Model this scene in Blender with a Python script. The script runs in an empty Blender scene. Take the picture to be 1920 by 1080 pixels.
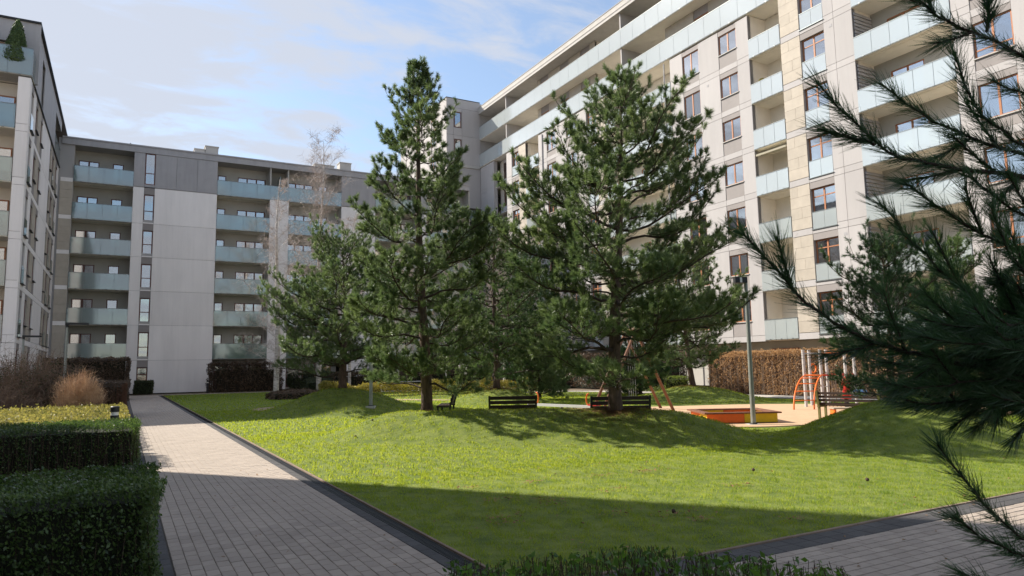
import bpy, math, random
import numpy as np
from mathutils import Matrix, Vector

random.seed(7)
RNG = np.random.default_rng(11)
SC = bpy.context.scene
COL = SC.collection
PI = math.pi

# ------------------------------------------------------------------ camera
FPX, EYE = 1311.0, 1.7
def _basis():
    v1 = np.array([230 - 960, 702 - 540, FPX]); v1 /= np.linalg.norm(v1)
    h2 = np.array([1230 - 960, 702 - 18 - 540, FPX])
    n = np.cross(v1, h2); n /= np.linalg.norm(n)
    if n[1] > 0: n = -n
    return np.array([np.cross(v1, n), v1, n])
RB = _basis()
def at(px, py, d):
    """world point seen at photo pixel (px,py) at depth d metres"""
    r = RB @ np.array([px - 960, py - 540, FPX])
    return r * d / FPX + np.array([0, 0, EYE])
cam_data = bpy.data.cameras.new('camera')
cam_data.sensor_width = 36.0
cam_data.lens = FPX / 1920 * 36
cam_data.clip_start = 0.05
cam_data.clip_end = 3000
cam_data.dof.use_dof = True
cam_data.dof.focus_distance = 19.0
cam_data.dof.aperture_fstop = 8.0
cam = bpy.data.objects.new('camera', cam_data)
COL.objects.link(cam)
cx, cy, cz = RB @ np.array([1, 0, 0]), RB @ np.array([0, -1, 0]), RB @ np.array([0, 0, -1])
cam.matrix_world = Matrix(((cx[0], cy[0], cz[0], 0), (cx[1], cy[1], cz[1], 0), (cx[2], cy[2], cz[2], EYE), (0, 0, 0, 1)))
SC.camera = cam

# ------------------------------------------------------------------ light
SUN_EL, SUN_AZ = math.radians(38), math.atan2(-0.60, 0.80)
sdir = Vector((math.sin(SUN_AZ) * math.cos(SUN_EL), math.cos(SUN_AZ) * math.cos(SUN_EL), math.sin(SUN_EL)))
sl = bpy.data.lights.new('sun', 'SUN'); sl.energy = 4.7; sl.angle = math.radians(0.55); sl.color = (1.0, 0.93, 0.82)
sun = bpy.data.objects.new('sun', sl); COL.objects.link(sun)
sun.rotation_euler = sdir.to_track_quat('Z', 'Y').to_euler()
world = bpy.data.worlds.new('World'); SC.world = world; world.use_nodes = True
wt = world.node_tree; wt.nodes.clear()
def wn(t, **k):
    n = wt.nodes.new(t)
    for a, b in k.items(): setattr(n, a, b)
    return n
sky = wn('ShaderNodeTexSky', sky_type='NISHITA'); sky.sun_disc = False
sky.sun_elevation = SUN_EL; sky.sun_rotation = SUN_AZ; sky.air_density = 1.2; sky.dust_density = 1.0; sky.ozone_density = 3.0
tc = wn('ShaderNodeTexCoord'); sep = wn('ShaderNodeSeparateXYZ'); wt.links.new(tc.outputs['Generated'], sep.inputs[0])
zz = wn('ShaderNodeMath', operation='ADD'); zz.inputs[1].default_value = 0.16; wt.links.new(sep.outputs[2], zz.inputs[0])
zm = wn('ShaderNodeMath', operation='MAXIMUM'); zm.inputs[1].default_value = 0.08; wt.links.new(zz.outputs[0], zm.inputs[0])
dx = wn('ShaderNodeMath', operation='DIVIDE'); wt.links.new(sep.outputs[0], dx.inputs[0]); wt.links.new(zm.outputs[0], dx.inputs[1])
dy = wn('ShaderNodeMath', operation='DIVIDE'); wt.links.new(sep.outputs[1], dy.inputs[0]); wt.links.new(zm.outputs[0], dy.inputs[1])
cmb = wn('ShaderNodeCombineXYZ'); wt.links.new(dx.outputs[0], cmb.inputs[0]); wt.links.new(dy.outputs[0], cmb.inputs[1])
mp = wn('ShaderNodeMapping'); mp.inputs['Rotation'].default_value = (0, 0, 0.55); mp.inputs['Scale'].default_value = (0.8, 1.5, 1); mp.inputs['Location'].default_value = (3.2, 1.3, 0)
wt.links.new(cmb.outputs[0], mp.inputs[0])
n1 = wn('ShaderNodeTexNoise'); n1.inputs['Scale'].default_value = 0.9; n1.inputs['Detail'].default_value = 3; n1.inputs['Distortion'].default_value = 0.3
n2 = wn('ShaderNodeTexNoise'); n2.inputs['Scale'].default_value = 5.0; n2.inputs['Detail'].default_value = 9; n2.inputs['Roughness'].default_value = 0.6; n2.inputs['Distortion'].default_value = 0.35
wt.links.new(mp.outputs[0], n1.inputs[0]); wt.links.new(mp.outputs[0], n2.inputs[0])
ad = wn('ShaderNodeMath', operation='MULTIPLY_ADD'); ad.inputs[1].default_value = 0.9
wt.links.new(n2.outputs[0], ad.inputs[0]); wt.links.new(n1.outputs[0], ad.inputs[2])
cr = wn('ShaderNodeMapRange'); cr.inputs['From Min'].default_value = 0.80; cr.inputs['From Max'].default_value = 1.10
cr.inputs['To Min'].default_value = 0.16; cr.inputs['To Max'].default_value = 0.95; cr.interpolation_type = 'SMOOTHSTEP'
wt.links.new(ad.outputs[0], cr.inputs[0])
mixc = wn('ShaderNodeMix', data_type='RGBA'); mixc.inputs[7].default_value = (3.35, 3.6, 4.15, 1)
wt.links.new(cr.outputs[0], mixc.inputs[0]); wt.links.new(sky.outputs[0], mixc.inputs[6])
bg = wn('ShaderNodeBackground'); bg.inputs[1].default_value = 0.105
wt.links.new(mixc.outputs[2], bg.inputs[0])
wo = wn('ShaderNodeOutputWorld'); wt.links.new(bg.outputs[0], wo.inputs[0])
SC.view_settings.view_transform = 'Standard'; SC.view_settings.look = 'None'
SC.view_settings.gamma = 1.0; SC.view_settings.use_curve_mapping = False
SC.view_settings.exposure = 0.92
SC.cycles.max_bounces = 8; SC.cycles.transparent_max_bounces = 12
SC.cycles.sample_clamp_indirect = 6

# ------------------------------------------------------------------ materials
MATS = {}
def mat(name, col, rough=0.8, var=0.0, scale=4.0, bump=0.0, bscale=60.0, col2=None, metal=0.0, spec=0.4, transl=0.0, objvar=0.0, stretch=None, detail=5, streak=0.0):
    if name in MATS: return MATS[name]
    m = bpy.data.materials.new(name); m.use_nodes = True; nt = m.node_tree
    b = nt.nodes['Principled BSDF']; out = nt.nodes['Material Output']
    b.inputs['Roughness'].default_value = rough; b.inputs['Metallic'].default_value = metal
    b.inputs['Specular IOR Level'].default_value = spec
    c = (*col, 1); b.inputs['Base Color'].default_value = c
    tcn = nt.nodes.new('ShaderNodeNewGeometry'); src = tcn.outputs['Position']
    if stretch:
        mpn = nt.nodes.new('ShaderNodeMapping'); mpn.inputs['Scale'].default_value = stretch
        nt.links.new(src, mpn.inputs[0]); src = mpn.outputs[0]
    colout = None
    if var > 0 or col2:
        nz = nt.nodes.new('ShaderNodeTexNoise'); nz.inputs['Scale'].default_value = scale; nz.inputs['Detail'].default_value = detail; nz.inputs['Roughness'].default_value = 0.65
        nt.links.new(src, nz.inputs[0])
        rp = nt.nodes.new('ShaderNodeMapRange'); rp.inputs['From Min'].default_value = 0.32; rp.inputs['From Max'].default_value = 0.68
        nt.links.new(nz.outputs[0], rp.inputs[0])
        mx = nt.nodes.new('ShaderNodeMix'); mx.data_type = 'RGBA'
        a = [x * (1 - var) for x in col]; d = [min(1, x * (1 + var)) for x in (col2 or col)]
        mx.inputs[6].default_value = (*a, 1); mx.inputs[7].default_value = (*d, 1)
        nt.links.new(rp.outputs[0], mx.inputs[0]); colout = mx.outputs[2]
    if objvar > 0:
        oi = nt.nodes.new('ShaderNodeObjectInfo')
        mr = nt.nodes.new('ShaderNodeMapRange'); mr.inputs['To Min'].default_value = 1 - objvar; mr.inputs['To Max'].default_value = 1 + objvar
        nt.links.new(oi.outputs['Random'], mr.inputs[0])
        hs = nt.nodes.new('ShaderNodeHueSaturation')
        nt.links.new(mr.outputs[0], hs.inputs['Value'])
        if colout: nt.links.new(colout, hs.inputs['Color'])
        else: hs.inputs['Color'].default_value = c
        colout = hs.outputs[0]
    if streak > 0:
        mps = nt.nodes.new('ShaderNodeMapping'); mps.inputs['Scale'].default_value = (2.6, 2.6, 0.16); nt.links.new(tcn.outputs['Position'], mps.inputs[0])
        ns_ = nt.nodes.new('ShaderNodeTexNoise'); ns_.inputs['Scale'].default_value = 1.0; ns_.inputs['Detail'].default_value = 7; ns_.inputs['Roughness'].default_value = .7
        nt.links.new(mps.outputs[0], ns_.inputs[0])
        rs = nt.nodes.new('ShaderNodeMapRange'); rs.inputs['From Min'].default_value = .42; rs.inputs['From Max'].default_value = .72; rs.inputs['To Min'].default_value = 1.0; rs.inputs['To Max'].default_value = 1 - streak
        nt.links.new(ns_.outputs[0], rs.inputs[0])
        h2 = nt.nodes.new('ShaderNodeHueSaturation'); nt.links.new(rs.outputs[0], h2.inputs['Value'])
        if colout: nt.links.new(colout, h2.inputs['Color'])
        else: h2.inputs['Color'].default_value = c
        colout = h2.outputs[0]
    if colout: nt.links.new(colout, b.inputs['Base Color'])
    if bump > 0:
        nb = nt.nodes.new('ShaderNodeTexNoise'); nb.inputs['Scale'].default_value = bscale; nb.inputs['Detail'].default_value = 6
        nt.links.new(src, nb.inputs[0])
        bp = nt.nodes.new('ShaderNodeBump'); bp.inputs['Strength'].default_value = bump; bp.inputs['Distance'].default_value = 0.02
        nt.links.new(nb.outputs[0], bp.inputs['Height']); nt.links.new(bp.outputs[0], b.inputs['Normal'])
    if transl > 0:
        tr = nt.nodes.new('ShaderNodeBsdfTranslucent'); tr.inputs[0].default_value = (min(1, col[0] * 1.7), min(1, col[1] * 1.6), col[2] * 0.9, 1)
        if colout:
            hs2 = nt.nodes.new('ShaderNodeHueSaturation'); hs2.inputs['Value'].default_value = 1.6
            nt.links.new(colout, hs2.inputs['Color']); nt.links.new(hs2.outputs[0], tr.inputs[0])
        ms = nt.nodes.new('ShaderNodeMixShader'); ms.inputs[0].default_value = transl
        nt.links.new(b.outputs[0], ms.inputs[1]); nt.links.new(tr.outputs[0], ms.inputs[2]); nt.links.new(ms.outputs[0], out.inputs[0])
    MATS[name] = m
    return m

def leafmat(name, c1, c2, transl=0.35, scale=1.3, rough=0.55, spec=0.35, tcol=None):
    """foliage: colour varies per face by a random attribute and by a large noise"""
    if name in MATS: return MATS[name]
    m = bpy.data.materials.new(name); m.use_nodes = True; nt = m.node_tree
    b = nt.nodes['Principled BSDF']; out = nt.nodes['Material Output']
    b.inputs['Roughness'].default_value = rough; b.inputs['Specular IOR Level'].default_value = spec
    at_ = nt.nodes.new('ShaderNodeAttribute'); at_.attribute_name = 'rnd'
    tcn = nt.nodes.new('ShaderNodeNewGeometry')
    nz = nt.nodes.new('ShaderNodeTexNoise'); nz.inputs['Scale'].default_value = scale; nz.inputs['Detail'].default_value = 3
    nt.links.new(tcn.outputs['Position'], nz.inputs[0])
    av = nt.nodes.new('ShaderNodeMath'); av.operation = 'MULTIPLY_ADD'; av.inputs[1].default_value = 0.6
    nt.links.new(at_.outputs['Fac'], av.inputs[0])
    s2 = nt.nodes.new('ShaderNodeMapRange'); s2.inputs['From Min'].default_value = 0.3; s2.inputs['From Max'].default_value = 0.7; s2.inputs['To Max'].default_value = 0.45
    nt.links.new(nz.outputs[0], s2.inputs[0]); nt.links.new(s2.outputs[0], av.inputs[2])
    mx = nt.nodes.new('ShaderNodeMix'); mx.data_type = 'RGBA'
    mx.inputs[6].default_value = (*c1, 1); mx.inputs[7].default_value = (*c2, 1)
    nt.links.new(av.outputs[0], mx.inputs[0]); nt.links.new(mx.outputs[2], b.inputs['Base Color'])
    tr = nt.nodes.new('ShaderNodeBsdfTranslucent')
    hs = nt.nodes.new('ShaderNodeHueSaturation'); hs.inputs['Value'].default_value = 1.7; hs.inputs['Saturation'].default_value = 1.1
    nt.links.new(mx.outputs[2], hs.inputs['Color']); nt.links.new(hs.outputs[0], tr.inputs[0])
    if tcol:
        vm = nt.nodes.new('ShaderNodeVectorMath'); vm.operation = 'MULTIPLY'; vm.inputs[1].default_value = tcol; nt.links.new(mx.outputs[2], vm.inputs[0]); nt.links.new(vm.outputs[0], tr.inputs[0])
    ms = nt.nodes.new('ShaderNodeMixShader'); ms.inputs[0].default_value = transl
    nt.links.new(b.outputs[0], ms.inputs[1]); nt.links.new(tr.outputs[0], ms.inputs[2]); nt.links.new(ms.outputs[0], out.inputs[0])
    MATS[name] = m
    return m

def glassmat(name, tint, tfac, diff, dfac, gloss_rough=0.03, gcol=(1, 1, 1)):
    """pane: transparent + milky diffuse + mirror reflection stronger at grazing angles"""
    m = bpy.data.materials.new(name); m.use_nodes = True; nt = m.node_tree; nt.nodes.clear()
    out = nt.nodes.new('ShaderNodeOutputMaterial')
    t = nt.nodes.new('ShaderNodeBsdfTransparent'); t.inputs[0].default_value = (*tint, 1)
    d = nt.nodes.new('ShaderNodeBsdfDiffuse'); d.inputs[0].default_value = (*diff, 1)
    dt = nt.nodes.new('ShaderNodeBsdfTranslucent'); dt.inputs[0].default_value = (*diff, 1)
    g = nt.nodes.new('ShaderNodeBsdfGlossy'); g.inputs['Roughness'].default_value = gloss_rough; g.inputs[0].default_value = (*gcol, 1)
    m0 = nt.nodes.new('ShaderNodeMixShader'); m0.inputs[0].default_value = 0.3
    nt.links.new(d.outputs[0], m0.inputs[1]); nt.links.new(dt.outputs[0], m0.inputs[2])
    m1 = nt.nodes.new('ShaderNodeMixShader'); m1.inputs[0].default_value = dfac
    nt.links.new(t.outputs[0], m1.inputs[1]); nt.links.new(m0.outputs[0], m1.inputs[2])
    lw = nt.nodes.new('ShaderNodeLayerWeight'); lw.inputs[0].default_value = 0.35
    mr = nt.nodes.new('ShaderNodeMapRange'); mr.inputs['To Min'].default_value = tfac; mr.inputs['To Max'].default_value = 0.95
    nt.links.new(lw.outputs['Fresnel'], mr.inputs[0])
    m2 = nt.nodes.new('ShaderNodeMixShader'); nt.links.new(mr.outputs[0], m2.inputs[0])
    nt.links.new(m1.outputs[0], m2.inputs[1]); nt.links.new(g.outputs[0], m2.inputs[2]); nt.links.new(m2.outputs[0], out.inputs[0])
    MATS[name] = m
    return m

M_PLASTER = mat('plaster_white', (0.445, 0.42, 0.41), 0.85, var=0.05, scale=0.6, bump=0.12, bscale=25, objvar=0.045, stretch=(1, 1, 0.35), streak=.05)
M_PLASTER2 = mat('plaster_white_shade_lift', (0.88, 0.83, 0.80), 0.85, var=0.05, scale=0.5, bump=0.12, bscale=25, objvar=0.035, stretch=(1, 1, 0.35), streak=.07)  # lighter copy of the white plaster, colour raised to brighten walls in shade
M_PLASTER_B = mat('plaster_backing', (0.40, 0.38, 0.37), 0.9)
M_GREY = mat('grey_panel', (0.40, 0.385, 0.39), 0.75, var=0.06, scale=0.8, objvar=0.04, streak=.12)
M_TAUPE = mat('taupe_panel', (0.29, 0.262, 0.25), 0.8, var=0.06, scale=1.0, objvar=0.04)
M_STONE = mat('beige_stone', (0.46, 0.405, 0.335), 0.8, var=0.08, scale=1.6, bump=0.1, bscale=30, objvar=0.06)
M_WOOD = mat('window_wood', (0.40, 0.16, 0.07), 0.5, var=0.2, scale=6, stretch=(6, 6, 1))
M_DARKFRAME = mat('dark_window_frame', (0.16, 0.065, 0.05), 0.5, var=0.15, scale=6)
M_METAL = mat('grey_metal', (0.30, 0.31, 0.31), 0.45, metal=0.5, var=0.08, scale=8)
M_RAIL = mat('rail_metal', (0.20, 0.22, 0.22), 0.4, metal=0.6)
M_DARK = mat('dark_metal', (0.02, 0.02, 0.022), 0.5)
M_CONC = mat('concrete', (0.46, 0.44, 0.41), 0.85, var=0.08, scale=1.5, bump=0.1, bscale=20)
M_SOFFIT = mat('soffit', (0.84, 0.79, 0.70), 0.9, var=0.05, scale=1)
M_ROOM = mat('room_dark', (0.06, 0.055, 0.05), 0.95)  # near-black colour stands in for the gloom of unlit rooms
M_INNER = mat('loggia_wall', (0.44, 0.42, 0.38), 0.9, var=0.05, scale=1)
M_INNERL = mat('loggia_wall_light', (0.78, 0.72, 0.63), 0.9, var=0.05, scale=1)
M_CURTAIN = mat('curtain', (0.62, 0.61, 0.60), 0.9, objvar=0.25)
M_WINGLASS = glassmat('window_glass', (0.55, 0.6, 0.62), 0.34, (0.2, 0.22, 0.25), 0.08)
M_BALGLASS = glassmat('balcony_glass', (0.66, 0.78, 0.78), 0.15, (0.82, 0.88, 0.88), 0.62, 0.10)
M_BALGLASS_SHADE = glassmat('balcony_glass_shaded', (0.44, 0.60, 0.58), 0.15, (0.36, 0.48, 0.47), 0.42, 0.05)  # darker teal copy of the balcony glass, shade put into its tint
M_LINE = mat('line_soffit_lamp', (0.4, 0.4, 0.38), 0.6)

# ------------------------------------------------------------------ object helpers
WM = {}
def put(o, parent=None, M=None):
    M = M or Matrix.Identity(4)
    WM[o] = M
    if parent is not None:
        o.parent = parent
        o.matrix_basis = WM[parent].inverted() @ M
    else:
        o.matrix_basis = M
    COL.objects.link(o)
    return o
def tag(o, label=None, cat=None, group=None, kind=None):
    if label: o['label'] = label
    if cat: o['category'] = cat
    if group: o['group'] = group
    if kind: o['kind'] = kind
    return o
def empty(name, loc, label, cat, group=None, rz=0.0):
    o = bpy.data.objects.new(name, None); o.empty_display_size = 0.2
    put(o, None, Matrix.Translation(loc) @ Matrix.Rotation(rz, 4, 'Z'))
    return tag(o, label, cat, group)

class MB:
    def __init__(s): s.v = []; s.f = []; s.m = []; s.cur = 0
    def quad8(s, P):
        b = len(s.v); s.v += [tuple(p) for p in P]
        s.f += [(b, b+3, b+2, b+1), (b+4, b+5, b+6, b+7), (b, b+1, b+5, b+4), (b+1, b+2, b+6, b+5), (b+2, b+3, b+7, b+6), (b+3, b, b+4, b+7)]
        s.m += [s.cur] * 6
    def box(s, x0, x1, y0, y1, z0, z1):
        if x0 > x1: x0, x1 = x1, x0
        if y0 > y1: y0, y1 = y1, y0
        s.quad8([(x0, y0, z0), (x1, y0, z0), (x1, y1, z0), (x0, y1, z0), (x0, y0, z1), (x1, y0, z1), (x1, y1, z1), (x0, y1, z1)])
        return s
    def bev(s, x0, x1, y0, y1, z0, z1, b):
        """box whose top edges are chamfered"""
        P = [(x0, y0, z0), (x1, y0, z0), (x1, y1, z0), (x0, y1, z0), (x0, y0, z1-b), (x1, y0, z1-b), (x1, y1, z1-b), (x0, y1, z1-b),
             (x0+b, y0+b, z1), (x1-b, y0+b, z1), (x1-b, y1-b, z1), (x0+b, y1-b, z1)]
        k = len(s.v); s.v += P
        F = [(0, 1, 5, 4), (1, 2, 6, 5), (2, 3, 7, 6), (3, 0, 4, 7), (4, 5, 9, 8), (5, 6, 10, 9), (6, 7, 11, 10), (7, 4, 8, 11), (8, 9, 10, 11)]
        s.f += [tuple(k+i for i in q) for q in F]; s.m += [s.cur] * len(F)
        return s
    def tube(s, pts, rad, n=8, cap=True):
        pts = [Vector(p) for p in pts]
        if not hasattr(rad, '__len__'): rad = [rad] * len(pts)
        k = len(s.v); prev = None
        for i, p in enumerate(pts):
            d = (pts[min(i+1, len(pts)-1)] - pts[max(i-1, 0)]).normalized()
            a = prev if prev is not None else (Vector((0, 0, 1)) if abs(d.z) < 0.9 else Vector((1, 0, 0)))
            u = (a - d * a.dot(d)).normalized(); w = d.cross(u); prev = u
            for j in range(n):
                t = 2 * PI * j / n
                q = p + (u * math.cos(t) + w * math.sin(t)) * rad[i]
                s.v.append(tuple(q))
        for i in range(len(pts)-1):
            for j in range(n):
                a0 = k + i*n + j; a1 = k + i*n + (j+1) % n
                s.f.append((a0, a1, a1+n, a0+n)); s.m.append(s.cur)
        if cap:
            s.f.append(tuple(k + j for j in range(n))[::-1]); s.m.append(s.cur)
            e = k + (len(pts)-1)*n
            s.f.append(tuple(e + j for j in range(n))); s.m.append(s.cur)
        return s
    def mesh(s, name, mats, smooth=False):
        me = bpy.data.meshes.new(name); me.from_pydata(s.v, [], s.f)
        if not isinstance(mats, (list, tuple)): mats = [mats]
        for m in mats: me.materials.append(m)
        if len(mats) > 1: me.polygons.foreach_set('material_index', s.m)
        if smooth: me.polygons.foreach_set('use_smooth', [True] * len(me.polygons))
        me.update(); return me
    def build(s, name, mats, parent=None, M=None, smooth=False):
        return put(bpy.data.objects.new(name, s.mesh(name, mats, smooth)), parent, M)

def arrmesh(name, V, n, mtl, rnd=None, smooth=False):
    """V: (F*n,3) vertices, faces of n vertices each, unshared"""
    V = np.asarray(V, dtype=np.float32).reshape(-1, 3); F = len(V) // n
    me = bpy.data.meshes.new(name)
    me.vertices.add(len(V)); me.vertices.foreach_set('co', V.ravel())
    me.loops.add(F * n); me.loops.foreach_set('vertex_index', np.arange(F * n, dtype=np.int32))
    me.polygons.add(F); me.polygons.foreach_set('loop_start', np.arange(0, F*n, n, dtype=np.int32)); me.polygons.foreach_set('loop_total', np.full(F, n, dtype=np.int32))
    me.materials.append(mtl)
    if rnd is not None:
        a = me.attributes.new('rnd', 'FLOAT', 'FACE'); a.data.foreach_set('value', np.asarray(rnd, dtype=np.float32))
    me.update(calc_edges=True); me.validate(); return me

# ------------------------------------------------------------------ ground and terrain
MOUNDS = [(8.0, 29.0, 4.0, 0.98), (16.4, 31.3, 3.2, 0.66), (24.3, 25.8, 3.9, 0.66), (14.9, 9.2, 3.3, 0.90)]
def height(x, y):
    x = np.asarray(x, float); y = np.asarray(y, float)
    h = np.zeros(np.broadcast(x, y).shape)
    for (a, b, r, z) in MOUNDS:
        d = np.hypot(x - a, y - b) / r
        h = np.maximum(h, np.where(d < 1, z * 0.5 * (1 + np.cos(PI * np.clip(d, 0, 1))), 0))
    p0 = np.array([6.7, 17.7]); p1 = np.array([11.4, 13.25]); L = p1 - p0; LL = L @ L
    t = np.clip(((x - p0[0]) * L[0] + (y - p0[1]) * L[1]) / LL, 0, 1)
    ex = x - (p0[0] + t * L[0]); ey = y - (p0[1] + t * L[1]); d = np.hypot(ex, ey)
    side = (L[0] * ey - L[1] * ex) > 0
    R = np.where(side, 2.6, 2.85)
    d = d / R
    h = np.maximum(h, np.where(d < 1, (0.60 + 0.04 * np.sin(t * PI)) * 0.5 * (1 + np.cos(PI * np.clip(d, 0, 1))), 0))
    h = h + np.where(h > 0.02, 0.025 * np.sin(x * 2.3 + 1.0) * np.sin(y * 1.9) * np.minimum(h * 4, 1), 0)
    return h

M_GRASSG = mat('lawn_soil', (0.08, 0.125, 0.015), 0.95, col2=(0.17, 0.20, 0.035), var=0.12, scale=2.6, bump=0.9, bscale=45, detail=10)
M_SOIL = mat('bare_ground', (0.16, 0.12, 0.08), 0.95, var=0.2, scale=1.2, bump=0.5)
g = MB(); g.box(-600, 700, -500, 900, -0.5, -0.08)
tag(g.build('ground', M_SOIL), kind='structure')

def grid(x0, x1, y0, y1, st):
    xs = np.linspace(x0, x1, int((x1-x0)/st)+1); ys = np.linspace(y0, y1, int((y1-y0)/st)+1)
    X, Y = np.meshgrid(xs, ys); Z = height(X, Y)
    V = np.stack([X, Y, Z], -1).reshape(-1, 3); nx = len(xs)
    i, j = np.meshgrid(np.arange(len(xs)-1), np.arange(len(ys)-1)); a = (j*nx + i).ravel()
    F = np.stack([a, a+1, a+1+nx, a+nx], -1)
    return V, F
V, F = grid(2.801, 27.4, 4.893, 62.0, 0.22)
me = bpy.data.meshes.new('lawn'); me.from_pydata(V.tolist(), [], F.tolist()); me.materials.append(M_GRASSG)
me.polygons.foreach_set('use_smooth', [True]*len(me.polygons))
tag(put(bpy.data.objects.new('lawn', me)), kind='structure')

# paving ------------------------------------------------------------
M_JOINT = mat('joint_sand', (0.085, 0.075, 0.065), 0.95, var=0.2, scale=20)
M_PAVE = mat('light_paver', (0.35, 0.293, 0.243), 0.85, var=0.10, scale=1.7, bump=0.35, bscale=120, objvar=0.10, detail=8)
M_PAVED = mat('dark_paver', (0.075, 0.072, 0.072), 0.85, var=0.15, scale=3, bump=0.4, bscale=120, objvar=0.12)
M_KERB = mat('kerb_stone', (0.23, 0.165, 0.12), 0.85, var=0.15, scale=3, bump=0.3, bscale=60, objvar=0.08)
b = MB(); b.box(-0.02, 2.80, -4, 64, -0.07, -0.012); tag(b.build('path', M_JOINT), kind='structure'); PATH = bpy.data.objects['path']
b = MB(); b.box(2.80, 30, -4, 4.88, -0.07, -0.012); tag(b.build('cross_path', M_JOINT), kind='structure'); CROSS = bpy.data.objects['cross_path']
CW, RH = 0.1132, 0.185
cols = [0.46 + CW * i for i in range(18)]
def paver_mesh(nm, w, l, mt, hz=0.012, wav=0.0):
    m_ = MB(); g_ = 0.0022
    gy_ = 0.0065
    x0, x1, y0, y1, z1, bb = g_, w - g_, gy_, l - gy_, 0.002, 0.0035
    k = 0
    s = wav
    P = [(x0, y0, -hz), (x1, y0+s, -hz), (x1, y1+s, -hz), (x0, y1, -hz), (x0, y0, z1-bb), (x1, y0+s, z1-bb), (x1, y1+s, z1-bb), (x0, y1, z1-bb),
         (x0+bb, y0+bb, z1), (x1-bb, y0+s+bb, z1), (x1-bb, y1+s-bb, z1), (x0+bb, y1-bb, z1)]
    m_.v += P
    for q in [(0, 1, 5, 4), (1, 2, 6, 5), (2, 3, 7, 6), (3, 0, 4, 7), (4, 5, 9, 8), (5, 6, 10, 9), (6, 7, 11, 10), (7, 4, 8, 11), (8, 9, 10, 11)]:
        m_.f.append(q); m_.m.append(0)
    return m_
pm = [paver_mesh('paver', CW, RH, M_PAVE, wav=w).mesh('paver', M_PAVE) for w in (0.008, -0.008)]
stuffV = []; stuffF = []
def add_stuff(T, x, y, z=0):
    k = len(stuffV); stuffV.extend([(a + x, c + y, d + z) for a, c, d in T.v]); stuffF.extend([tuple(k + i for i in q) for q in T.f])
T2 = [paver_mesh('p', CW, RH, M_PAVE, wav=w) for w in (0.008, -0.008)]
near = []
rows = int((63.5 + 1) / RH)
for ci, x in enumerate(cols):
    off = (ci % 2) * RH * 0.5
    for r in range(rows):
        y = -1.0 + r * RH + off
        near.append((x, y, ci))
vis = sorted([p for p in near if p[1] > 5.2], key=lambda p: p[1])
vis = [p for p in vis if p[0] < (p[1] * 0.42 + 0.1)]
chosen = set(vis[:290])
for p in near:
    z = random.uniform(-0.0015, 0.0015)
    if p in chosen:
        o = bpy.data.objects.new('paver', pm[p[2] % 2]); put(o, PATH, Matrix.Translation((p[0], p[1], z)))
    else:
        add_stuff(T2[p[2] % 2], p[0], p[1], z)
me = bpy.data.meshes.new('pavers'); me.from_pydata(stuffV, [], stuffF); me.materials.append(M_PAVE)
tag(put(bpy.data.objects.new('distant_pavers', me), PATH), kind='stuff')
# dark borders, drain channel, kerb
def strip(parent, x0, x1, y0, y1, along, L, mt, nm, z=0.0, thick=0.03, limit=250):
    """row of stones along Y ('y') or X ('x') - nearest ones are parts, the rest joined"""
    rest = MB(); n = 0
    a0, a1 = (y0, y1) if along == 'y' else (x0, x1)
    a = a0
    while a < a1 - 0.01:
        e = min(a + L, a1)
        if along == 'y': bx = (x0, x1, a + .003, e - .003)
        else: bx = (a + .003, e - .003, y0, y1)
        mid = (bx[0] + bx[1]) / 2, (bx[2] + bx[3]) / 2
        inview = (mid[1] > 4.6 and mid[0] < 12) if along == 'y' else (mid[0] > 4.3 and mid[0] < 13)
        if inview and n < limit:
            q = MB(); q.bev(bx[0]-mid[0], bx[1]-mid[0], bx[2]-mid[1], bx[3]-mid[1], -thick, 0, .004)
            q.build(nm, mt, parent, Matrix.Translation((mid[0], mid[1], z + random.uniform(-.001, .001)))); n += 1
        else: rest.bev(*bx, z - thick, z, .004)
        a = e
    if rest.v: tag(rest.build(nm + '_row', mt, parent), kind='stuff')
for i, x in enumerate((0.02, 0.235)):
    strip(PATH, x, x + 0.208, -1, 30, 'y', 0.21, M_PAVED, 'dark_paver', z=0.003, limit=40)
strip(PATH, 2.503, 2.628, -1, 63, 'y', 0.20, M_PAVED, 'dark_paver', z=0.003, limit=60)
# drain channel with slots
d = MB(); d.box(2.632, 2.640, -1, 63, -.03, 0.004); d.box(2.742, 2.750, -1, 63, -.03, .004); d.box(2.640, 2.742, -1, 63, -.03, -.012)
d.box(2.687, 2.695, -1, 63, -.012, .002)
y = -1.0
while y < 26:
    d.box(2.640, 2.687, y, y + .022, -.011, 0.001); d.box(2.695, 2.742, y, y + .022, -.011, .001); y += 0.04
tag(d.build('drain_channel', M_DARK, PATH), kind='stuff')
strip(PATH, 2.768, 2.800, 4.9, 62, 'y', 1.0, M_KERB, 'kerb_stone', z=0.014, thick=.08)
strip(CROSS, 2.768, 30, 4.855, 4.89, 'x', 1.0, M_KERB, 'kerb_stone', z=0.016, thick=.08)
for y in (4.70, 4.55):
    strip(CROSS, 2.82, 30, y, y + .147, 'x', 0.25, M_PAVED, 'dark_paver', z=0.003, limit=60)
cpm = [paver_mesh('paver', RH, CW, M_PAVE).mesh('paver', M_PAVE)]
T3 = paver_mesh('p', RH, CW, M_PAVE); stuffV = []; stuffF = []; cnt = 0
for r in range(44):
    yy = 4.545 - (r + 1) * CW
    for c in range(int(24 / RH)):
        x = 2.9 + c * RH + (r % 2) * RH / 2
        if cnt < 290 and 4.2 < x < 9.3 and yy > 2.2 and yy > (4.4 - (x - 4.2) * 0.55) - 1.0:
            put(bpy.data.objects.new('paver', cpm[0]), CROSS, Matrix.Translation((x, yy, random.uniform(-.0015, .0015)))); cnt += 1
        else: add_stuff(T3, x, yy, random.uniform(-.0015, .0015))
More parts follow.
